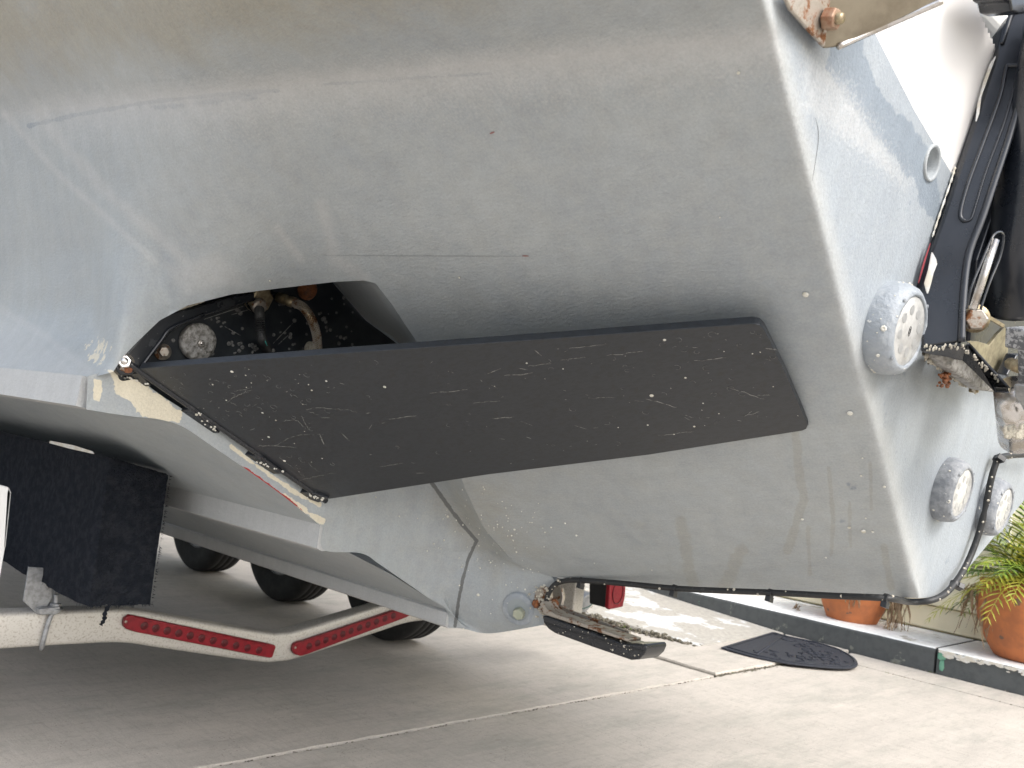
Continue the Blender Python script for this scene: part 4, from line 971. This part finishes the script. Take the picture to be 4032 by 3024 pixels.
clip(ata(2062, 1262, .02), (.5, 0, .8), (.6, -.7, -.3)); clip(ata(2155, 992, .016), (.5, -.2, .8), (-.7, -.7, .2))
bm = bmesh.new(); cs_ = smooth_path(P_, 8)
for i in range(70):
    p = random.choice(cs_[10:]); a = random.random() * 6; d = Vector((-.6, -.5, 0)) + Vector((0, 0, math.sin(a))); d.normalize(); barn(bm, Vector(p) + d * .0066 + Vector((random.gauss(0, .003), 0, 0)), d, random.uniform(.0012, .0035), .6)
stuff(from_bm('barnacle', bm, M['barnacle'], cb, smooth=True))

# ---- upper angle bracket with rusty bolt, near the camera
uf = [(1689, -2), (1700, 22), (1716, 26), (1745, 72), (1776, 106), (1790, 101), (1838, -60), (1720, -120)]
ab_ = prism('angle_bracket', [ata(u, v, .012) for u, v in [(1680, -20), (1700, 22), (1745, 72), (1775, 105), (1783, 92), (1795, -60)]], A_n * .006, M['steel_rusty'], boat, bevel=.002)
p0, p1, p2, p3_ = ata(1776, 106, .018), ata(1790, -80, .018), None, None
fl = []
base1 = ata(1776, 105, .016); base0 = ata(1800, -90, .016)
tip1 = att(2035, 2, depth(base1) - .02); tip0 = att(2060, -110, depth(base0) - .02); c1 = att(1888, 66, depth(base1) + .005); c2 = att(1810, 101, depth(base1) + .0)
pts = [base1, c2, c1, tip1, tip0, base0]
bmf = bmesh.new(); dv = (ray(1800, 50)); dv = dv / np.linalg.norm(dv)
fl = from_bm('bracket_flange', prism_bm(pts, dv * .02), basic("tarnished_flange", (.30, .265, .20), .32, .75, col2=(.20, .17, .125), nscale=9, bmp=.15, bscale=30), ab_, bevel=.003, seg=3)
tube('flange_edge', smooth_path([c2, c1, (c1 + tip1) / 2, tip1], 6), .0045, M['steel'], ab_, 10)
hexnut('rusty_bolt', ata(1783, 42, .02), A_n, .0145, .016, basic('bolt_tarnished', (.34, .24, .17), .5, .4, col2=(.24, .11, .06), nscale=50, bmp=.4), ab_, .2, .008, M['brass'])
# dark fitting at the top edge, ribbed hose and red cover behind it
dkf = prism('top_fitting', [ata(u, v, .03) for u, v in [(2093, -40), (2098, 4), (2110, 10), (2114, 30), (2130, 36), (2148, 33), (2172, 30), (2190, -10), (2190, -40)]], A_n * .05, M['gloss_black'], boat, bevel=.004)
rh = from_bm('ribbed_hose', tube_bm(smooth_path([ata(2105, 12, -.10), ata(2132, 40, -.10), ata(2152, 62, -.10), ata(2185, 85, -.10)], 14), lambda i: .026 + (.003 if i % 2 else -.002), 20), M['trim_white'], boat)
prism('red_cover', [ata(u, v, -.18) for u, v in [(2100, 52), (2190, 30), (2200, 140), (2120, 130)]], (0, .05, 0), M['pink'], boat)
box('deck_hatch', (1.6, 1.2, 1.4), (2.4, 1.25, 2.2), M['trim_white'], boat)
adopt(boat)

# ================================================================== OUTBOARD clamp bracket
eng = thing('outboard_motor', (1.75, .5, 1.3), "black outboard motor mounting bracket bolted to the stern face", "outboard motor")
XB = float(ata(1995, 745)[0])
# each profile point is where the port cheek's plane x = XB shows it
lft = [(2168, 60), (2154, 118), (2110, 255), (2067, 384), (2027, 503), (2003, 570), (1990, 640), (1988, 700), (1993, 752)]
rgt = [(2075, 740), (2078, 690), (2080, 650), (2090, 555), (2120, 477), (2152, 384), (2182, 296), (2212, 208), (2240, 120), (2260, 10), (2198, 14), (2180, 40)]
def xb(u, v, dx=0): return atx(u, v, XB + dx)
def onck(u, v, off=.0):
    # point on the cheek's outer plane
    a = ata(1980, 600, .004); b = ata(2146, 118, .004); c = ata(2120, 477, .07); n = np.cross(b - a, c - a); n /= np.linalg.norm(n)
    if n @ (CAM - a) < 0: n = -n
    return at(u, v, n, n @ a + off)
cheek = prism('clamp_bracket', [onck(u - 2, v) for u, v in lft] + [onck(u, v) for u, v in rgt], np.array([.035, .03, 0]), M['engine_black'], eng, bevel=.006, seg=3)
# raised long rib loop
loop = [(2084, 478), (2074, 462), (2090, 400), (2120, 318), (2160, 210), (2174, 148), (2183, 142), (2230, 142)]
tube('rib', smooth_path([onck(u, v, .001) for u, v in loop], 6), .0035, M['engine_black'], cheek, 8)
tube('rib', smooth_path([onck(u, v, .001) for u, v in [(2084, 478), (2096, 474), (2104, 455), (2130, 370), (2170, 262), (2200, 160)]], 6), .0022, M['engine_black'], cheek, 8)
tube('rib', smooth_path([onck(u, v, .003) for u, v in [(2212, 190), (2182, 290), (2152, 380), (2122, 470), (2092, 552), (2080, 650), (2077, 738)]], 6), .006, M['engine_black'], cheek, 10)
tube('rib', smooth_path([onck(u, v, .002) for u, v in [(2225, 16), (2198, 18), (2184, 32), (2172, 70), (2164, 95)]], 6), .004, M['engine_black'], cheek, 8)
# inner tube body behind the cheek
ib = [(2078, 742), (2090, 555), (2150, 385), (2240, 100), (2330, 60), (2330, 640), (2212, 700), (2190, 760), (2173, 833)]
inner = prism('swivel_body', [ata(u, v, .04) for u, v in [(2075, 742), (2092, 560), (2155, 380), (2240, 100), (2400, 60), (2400, 770), (2186, 800), (2140, 800), (2100, 765)]], A_n * .015, M['engine_black'], eng, bevel=.003)
tube('tilt_tube', smooth_path([ata(u, v, .10) for u, v in [(2300, 20), (2262, 220), (2226, 420), (2200, 560), (2196, 660)]], 6), .055, M['engine_black'], eng, 28)
# cylinder slot with bright rod
s_out = [(2088, 668), (2098, 622), (2118, 572), (2140, 520), (2152, 503), (2164, 502), (2168, 516), (2160, 556), (2138, 610), (2118, 668)]
tube('slot_rim', smooth_path([ata(u, v, .145) for u, v in s_out], 5), .0018, M['engine_black'], inner, 6)
rod = tube('tilt_rod', [ata(2102, 668, .15), ata(2150, 518, .15)], .0058, M['steel'], eng, 18)
hn = hexnut('hex_bolt', ata(2104, 690, .10), (-.95, -.55, -.15), .019, .020, M['steel_rusty'], eng, .1)
lathe('washer', ata(2106, 688, .098), (-.95, -.55, -.15), [(.0235, -.003), (.0235, .001), (0, .001)], M['brass'], hn, sides=28)
# lower casting: bare metal pocket, lip, anode bar
lipb = prism('lower_lip', [onck(1990, 749), onck(2076, 739), ata(2092, 738, .09), ata(2180, 836, .17), ata(2150, 835, .16), ata(2080, 770, .08), ata(2010, 760, .0)], (.0, .0, -.008), M['gloss_black'], eng, bevel=.002)
gp_ = prism('bare_metal_pocket', [ata(u, v, .085) for u, v in [(2082, 736), (2104, 736), (2118, 740), (2130, 744), (2148, 720), (2163, 706), (2172, 712), (2170, 760), (2146, 804), (2110, 770)]], A_n * .006, basic("bare_cast", (.36, .32, .21), .5, .5, col2=(.24, .21, .14), nscale=60, bmp=.4), eng, bevel=.001)
prism('metal_strap', [ata(u, v, .11) for u, v in [(2116, 676), (2122, 674), (2166, 700), (2164, 708), (2120, 682)]], A_n * .004, M['brass'], eng, bevel=.001)
prism('lower_body', [ata(u, v, .10) for u, v in [(2150, 806), (2172, 762), (2200, 762), (2196, 800), (2186, 826), (2173, 834)]], A_n * .02, M['engine_black'], eng, bevel=.003)
an = prism('anode_bar', [ata(u, v, .035) for u, v in [(2002, 762), (2008, 757), (2056, 757), (2062, 764), (2130, 826), (2132, 836), (2124, 842), (2088, 838), (2050, 812), (2014, 786), (2003, 772)]], A_n * .028, M['zinc'], eng, bevel=.008, seg=3)
bm = bmesh.new()
for i in range(26):
    bmesh.ops.create_icosphere(bm, subdivisions=1, radius=random.uniform(.003, .008), matrix=Matrix.Translation(Vector(ata(random.gauss(2040, 12), random.gauss(820, 9), random.uniform(.028, .05)))) @ Matrix.Rotation(random.random() * 6, 4, 'X') @ Matrix.Diagonal((1, .7, .6, 1)))
stuff(from_bm('rust_clump', bm, M['rust'], an))
bm = bmesh.new()
for i in range(60):
    f = random.random(); bmesh.ops.create_icosphere(bm, subdivisions=1, radius=random.uniform(.002, .006), matrix=Matrix.Translation(Vector(ata(1998 + 75 * f + random.gauss(0, 4), 770 + 50 * f + random.gauss(0, 5), random.uniform(.02, .034)))) @ Matrix.Diagonal((1, .7, .7, 1)))
stuff(from_bm('marine_growth', bm, M['moss'], an))
hexnut('anode_bolt', ata(2104, 838, .03), (0, 0, -1), .010, .009, M['brass'], an, .3)
bm = bmesh.new()
for i in range(70):
    f = random.random(); u = 1998 + 160 * f; v = np.interp(u, [1998, 2075, 2170], [748, 744, 826]) + random.uniform(-2, 10); barn(bm, onck(u, v, .0) if u < 2070 else ata(u, v, np.interp(u, [2070, 2170], [.09, .168])), A_n, random.uniform(.001, .0034), .35)
for i in range(90):
    f = random.random(); u = 2000 + 110 * f; v = 768 + 72 * f + random.gauss(0, 4) + 4; barn(bm, ata(u, v, .034), A_n, random.uniform(.002, .006), .6)
stuff(from_bm('barnacle', bm, M['barnacle'], an, smooth=True))
# mottled clamp block, pin and stainless sleeve at the right edge
blk = prism('clamp_block', [ata(u, v, .20) for u, v in [(2171, 706), (2260, 700), (2260, 850), (2198, 828), (2197, 752), (2169, 750)]], A_n * .05, basic("mottled_block", (.10, .105, .115), .55, .2, col2=(.34, .35, .36), nscale=140, lo=.5, hi=.56, bmp=.5), eng, bevel=.003)
prism('link_plate', [ata(u, v, .21) for u, v in [(2188, 828), (2230, 826), (2230, 900), (2212, 893), (2203, 875), (2190, 858)]], A_n * .03, M['alu_grey'], eng, bevel=.004)
tube('pin', [ata(2184, 786, .17), ata(2200, 792, .20)], .010, M['brass'], eng, 16)
tube('stainless_sleeve', [ata(2192, 848, .15), ata(2198, 946, .13)], lambda i: .033, M['steel'], eng, 32)
bm = bmesh.new()
for i in range(40): barn(bm, ata(random.uniform(2168, 2210), random.gauss(935, 6), .19), A_n, random.uniform(.003, .007), .7)
stuff(from_bm('barnacle', bm, M['barnacle'], eng, smooth=True))
# old sealant and red primer along the joint with the hull
bm = bmesh.new(); path = smooth_path([ata(u, v, .004) for u, v in [(2064, 360), (2054, 392), (2030, 462), (2014, 512)]], 10)
tube_bm(path, lambda i: .0006 + .0014 * abs(math.sin(i * 2.3)), 6, bm)
n_ = 16; cs2 = [(2018, 545), (2026, 560), (2028, 570), (2020, 590), (2016, 608), (2012, 622), (2008, 634), (2006, 628), (2002, 612), (2010, 585)]
prism_bm([onck(u - 6, v, .002) for u, v in cs2], A_n * .002, bm)
prism_bm([onck(u - 5, v, .002) for u, v in [(2154, 122), (2138, 165), (2122, 210), (2118, 245), (2112, 262), (2116, 225), (2128, 180), (2142, 140)]], A_n * .002, bm)
stuff(from_bm('old_sealant', bm, M['chip'], eng))
bm = bmesh.new(); ribbon_bm(bm, [ata(u, v, .009) for u, v in smooth_path([(2010, 525), (1998, 562), (1990, 590), (1984, 612)], 6)], .008, A_n); from_bm('red_primer_line', bm, basic("red_primer_dark", (.22, .03, .04), .7), eng)
adopt(eng)

# ================================================================== TRAILER
tr = thing('boat_trailer', (1.9, 2.73, 0), "aluminium boat trailer with V-shaped rear crossbeam under the hull", "trailer")
YB = 2.73
def sec_path(pts, n=10): return smooth_path(pts, n)
cl = [(.2, .328), (.9, .326), (1.22, .325), (1.36, .318), (1.5, .290), (1.82, .226), (1.9, .219), (1.98, .226), (2.3, .29), (2.44, .318), (2.58, .325), (2.9, .326), (3.6, .328)]
cp2 = smooth_path([(a, YB, b) for a, b in cl], 8); bm = bmesh.new(); rings = []
HB, DB = .049, .075
prof = []
for cx_, cz_, a0 in ((-1, 1, 90), (-1, -1, 180), (1, -1, 270), (1, 1, 0)):
    for k in range(4):
        a = math.radians(a0 + k * 30); prof.append((cx_ * (DB / 2 - .012) + .012 * math.cos(a), cz_ * (HB - .012) + .012 * math.sin(a)))
for i, p in enumerate(cp2):
    d = Vector(cp2[min(i + 1, len(cp2) - 1)]) - Vector(cp2[max(i - 1, 0)]); d.normalize(); up_ = Vector((-d.z, 0, d.x))
    rings.append([bm.verts.new(Vector(p) + Vector((0, a + DB / 2, 0)) + up_ * b) for a, b in prof])
for a, b in zip(rings, rings[1:]):
    for k in range(16): bm.faces.new([a[k], a[(k + 1) % 16], b[(k + 1) % 16], b[k]])
bm.faces.new(rings[0]); bm.faces.new(rings[-1][::-1])
from_bm('crossbeam', bm, M['alu'], tr, smooth=True)
for x in (.98 - .12, 2.82 + .12):
    box('side_frame', (x - .03, 2.81 if x < 1.9 else 2.3, .36), (x + .03, 9.0, .50), M['alu'], tr, bevel=.008)
# light bars
def lightbar(px, nled, sgn):
    P_ = [aty(u, v, YB - .001) for u, v in px]
    o = prism('light_bar', P_, (0, -.016, 0), M['red'], tr, bevel=.003, seg=2)
    return o
lb = [(263, 1343), (265, 1333), (275, 1326), (288, 1328), (588, 1391), (591, 1395), (583, 1418), (577, 1419), (289, 1363), (270, 1357), (264, 1351)]
rb = [(628, 1398), (630, 1390), (640, 1384), (652, 1382), (858, 1313), (880, 1318), (884, 1326), (870, 1333), (656, 1412), (644, 1415), (632, 1411), (628, 1405)]
for px, a, b, eb, nm in ((lb, (312, 1352), (560, 1405), (272, 1343), 'L'), (rb, (668, 1396), (850, 1330), (638, 1399), 'R')):
    o = lightbar(px, 11, 1)
    base = prism('bezel', [aty(u + (u - 430 if nm == 'L' else u - 750) * .0, v, YB) for u, v in px], (0, .004, 0), M['red_dark'], o)
    for k in range(11):
        f = k / 10; c = aty(a[0] + (b[0] - a[0]) * f, a[1] + (b[1] - a[1]) * f, YB - .0175)
        lathe('lens_cell', c, (0, -1, 0), [(.0125, -.001), (.011, .001), (.009, .0005), (.004, .0022), (0, .0022)], M['red_dark'], o, sides=20)
    lathe('screw', aty(eb[0], eb[1], YB - .017), (0, -1, 0), [(.0045, 0), (.004, .002), (0, .002)], M['steel_rusty'], o, sides=10)
    d0 = aty(*((291, 1333) if nm == 'L' else (655, 1385)), YB - .0172); d1 = aty(*((577, 1392) if nm == 'L' else (858, 1318)), YB - .0172)
    tube('lens_ridge', [d0, d1], .0025, M['red'], o, 6)
# bunk: carpet wrapped board end
bx0, bx1, by0 = 1.082, 1.262, 2.43
def bunk(m=1):
    X0, X1 = (bx0, bx1) if m == 1 else (3.8 - bx1, 3.8 - bx0)
    bm = bmesh.new(); nz, nx, ny = 60, 26, 70; top0, top1 = .838, .800; z0 = .452
    def zt(x): return (np.interp(x, [X0, X1], [top0, top1]) if m == 1 else np.interp(x, [X0, X1], [top1, top0]))
    per = []
    per += [(X0, by0 + 1.5 * (i / 50)) for i in range(50, 0, -1)] + [(X0 + (X1 - X0) * i / nx, by0) for i in range(nx)] + [(X1, by0 + 1.5 * i / 20) for i in range(21)]
    grid = []
    for j in range(nz + 1):
        f = j / nz; row = []
        for (x, y) in per:
            zb = z0 + (y - by0) * .02; z = zb + (zt(x) - zb) * f; w_ = .004 * math.sin(x * 40 + z * 11) + .003 * math.sin(y * 23 + z * 17) + random.gauss(0, .0007)
            cr_ = .012 if ((abs(x - X0) < .01 or abs(x - X1) < .01) and y < by0 + .02) else 0
            row.append(bm.verts.new((x + (cr_ if x < (X0 + X1) / 2 else -cr_) * .6 + (w_ if y > by0 else 0), y + (w_ if y == by0 else 0), z + (random.gauss(0, .0012) if j in (0, nz) else 0))))
        grid.append(row)
    for a, b in zip(grid, grid[1:]):
        for k in range(len(per) - 1): bm.faces.new([a[k], a[k + 1], b[k + 1], b[k]])
    bm.faces.new(grid[0][::-1]); bm.faces.new(grid[-1])
    return from_bm('bunk', bm, M['carpet'], tr, smooth=False)
bk1 = bunk(1); bunk(-1)
bm = bmesh.new()
for i in range(700):                # frayed pile along the edges
    e = random.choice(['t', 't', 'b', 'v', 'v2']); 
    if e == 't': x = random.uniform(bx0, bx1); p = Vector((x, by0, np.interp(x, [bx0, bx1], [.838, .80]) - .003)); d = Vector((random.gauss(0, .6), -.6, random.gauss(0, .3)))
    elif e == 'b': x = random.uniform(bx0, bx1); p = Vector((x, by0, .453)); d = Vector((random.gauss(0, .4), -.3, -1))
    elif e == 'v': p = Vector((bx1 - .002, by0 + .004, random.uniform(.455, .8))); d = Vector((1, -.3, random.gauss(0, .5)))
    else: y = random.uniform(by0, by0 + .5); p = Vector((bx0, y, .452 + (y - by0) * .02)); d = Vector((-.5, 0, -1))
    d.normalize(); L = random.uniform(.003, .011); q1 = p + d * L + Vector((random.gauss(0, .002), 0, random.gauss(0, .002)))
    s = Vector((.0007, 0, .0007)); v_ = [bm.verts.new(c) for c in (p - s, p + s, q1)]; bm.faces.new(v_)
stuff(from_bm('carpet_fray', bm, M['carpet'], bk1))
bm = bmesh.new(); tube_bm(smooth_path([(1.15, 2.44, .455), (1.145, 2.45, .43), (1.150, 2.46, .41), (1.143, 2.46, .395)], 5), lambda i: .004 + .003 * (i % 3 == 0), 6, bm); from_bm('thread_tuft', bm, M['carpet'], bk1)
mesh_obj('worn_edge', [tuple(atx(u, v, bx0 - .004)) for u, v in ((108, 952), (160, 962), (200, 975), (204, 981), (150, 969), (106, 957))], [(0, 1, 2, 3, 4, 5)], M['chip'], bk1)
# bunk bracket with U bolt
lb_ = prism('bunk_bracket', [aty(u, v, YB - .006) for u, v in [(62, 1225), (112, 1228), (112, 1292), (92, 1326), (80, 1326), (50, 1298)]], (0, .007, 0), M['alu_grey'], tr, bevel=.001)
prism('bracket_foot', [aty(u, v, YB - .03) for u, v in [(84, 1316), (130, 1310), (131, 1322), (120, 1328), (86, 1328)]], (0, .06, 0), M['alu_grey'], lb_, bevel=.002)
ub = tube('u_bolt', smooth_path([aty(121, 1284, YB - .012), aty(119, 1310, YB - .012), aty(106, 1340, YB - .012), aty(94, 1382, YB - .010), aty(90, 1398, YB), aty(90, 1400, YB + .03), aty(90, 1398, YB + .08)], 6), .0068, M['alu_grey'], lb_, 12)
hexnut('nut', aty(119, 1311, YB - .012), (0, 0, 1), .015, .011, M['alu_grey'], lb_, .2, .0)
lathe('washer', aty(119, 1314, YB - .012), (0, 0, 1), [(.021, -.002), (.021, .001), (0, .001)], M['alu_grey'], lb_, sides=20)
prism('guide_plate', [aty(u, v, 2.30) for u, v in [(-60, 1040), (-5, 1046), (18, 1052), (24, 1064), (12, 1180), (2, 1240), (-12, 1340), (-60, 1340)]], (0, .01, 0), basic("bright_alu", (.62, .63, .64), .4, .5, bmp=.1), tr, bevel=.002)
prism('guide_plate', [aty(u, v, 2.30) for u, v in [(19, 1053), (24, 1064), (12, 1182), (9, 1182), (16, 1066)]], (0, .03, 0), M['alu_grey'], tr)
# starboard fender and three wheels each side
def wheel(x, y, inner):
    t_ = bpy.data.objects.new('wheel', None); scene.collection.objects.link(t_); t_.parent = tr; t_.location = (x, y, .335)
    R, Wd = .335, .205; s = 1
    prof = [(.19, -.085), (.22, -.098), (.28, -.104), (.315, -.098), (.330, -.085), (.335, -.072), (.335, -.045), (.328, -.043), (.328, -.036), (.335, -.034), (.3355, -.006), (.328, -.004), (.328, .004), (.3355, .006), (.335, .034), (.328, .036), (.328, .043), (.335, .045), (.335, .072), (.330, .085), (.315, .098), (.28, .104), (.22, .098), (.19, .085)]
    ty = lathe('tyre', (0, 0, 0), (1, 0, 0), prof, M['rubber'], t_, sides=72)
    lathe('rim', (0, 0, 0), (1, 0, 0), [(0, -.02), (.06, -.02), (.09, -.035), (.16, -.03), (.18, -.075), (.195, -.088), (.195, .088), (.18, .07), (.15, .05), (0, .05)], M['alu_grey'], t_, sides=36)
    return t_
for y in (3.50, 4.40, 5.30):
    wheel(3.06, y, 1); wheel(.74, y, -1); box('axle', (.7, y - .03, .30), (.98, y + .03, .36), M['alu_grey'], tr); box('axle', (2.90, y - .03, .30), (3.1, y + .03, .36), M['alu_grey'], tr)
box('fender', (2.93, 3.0, .55), (3.2, 5.8, .60), M['alu'], tr, bevel=.01)
prism('fender_skirt', [(2.92, 5.9, .33), (2.92, 5.55, .48), (2.92, 5.1, .52), (2.92, 4.9, .60), (2.92, 6.2, .70), (2.92, 7.8, .62), (2.92, 7.8, .30)], (.02, 0, 0), M['alu'], tr, bevel=.004)
# tail light
yl = 2.12
tl = prism('tail_light', [aty(u, v, yl) for u, v in [(1319, 1240), (1353, 1242), (1351, 1285), (1346, 1311), (1317, 1317), (1314, 1314)]], (0, .018, 0), M['red'], tr, bevel=.004, seg=3)
prism('light_housing', [aty(u, v, yl + .018) for u, v in [(1317, 1238), (1352, 1240), (1345, 1311), (1317, 1316)]], (.0, .10, .0), M['black_plastic'], tl, bevel=.006)
cc_ = aty(1335, 1280, yl - .001); tube('lens_ring', [cc_ + np.array([.032 * math.cos(a), 0, .042 * math.sin(a)]) for a in np.linspace(0, 2 * math.pi, 25)], .002, M['red_dark'], tl, 6)
fe = prism('frame_end', [aty(u, v, 2.35) for u, v in [(1234, 1326), (1238, 1308), (1270, 1284), (1290, 1284), (1286, 1300), (1266, 1322)]], (0, .5, .03), M['alu_grey'], tr, bevel=.003)
tube('wire', smooth_path([aty(1287, 1287, 2.34), aty(1284, 1300, 2.33), aty(1268, 1312, 2.33), aty(1240, 1319, 2.34)], 6), .002, basic("green_wire2", (.02, .09, .07), .5), tr, 6)
adopt(tr)
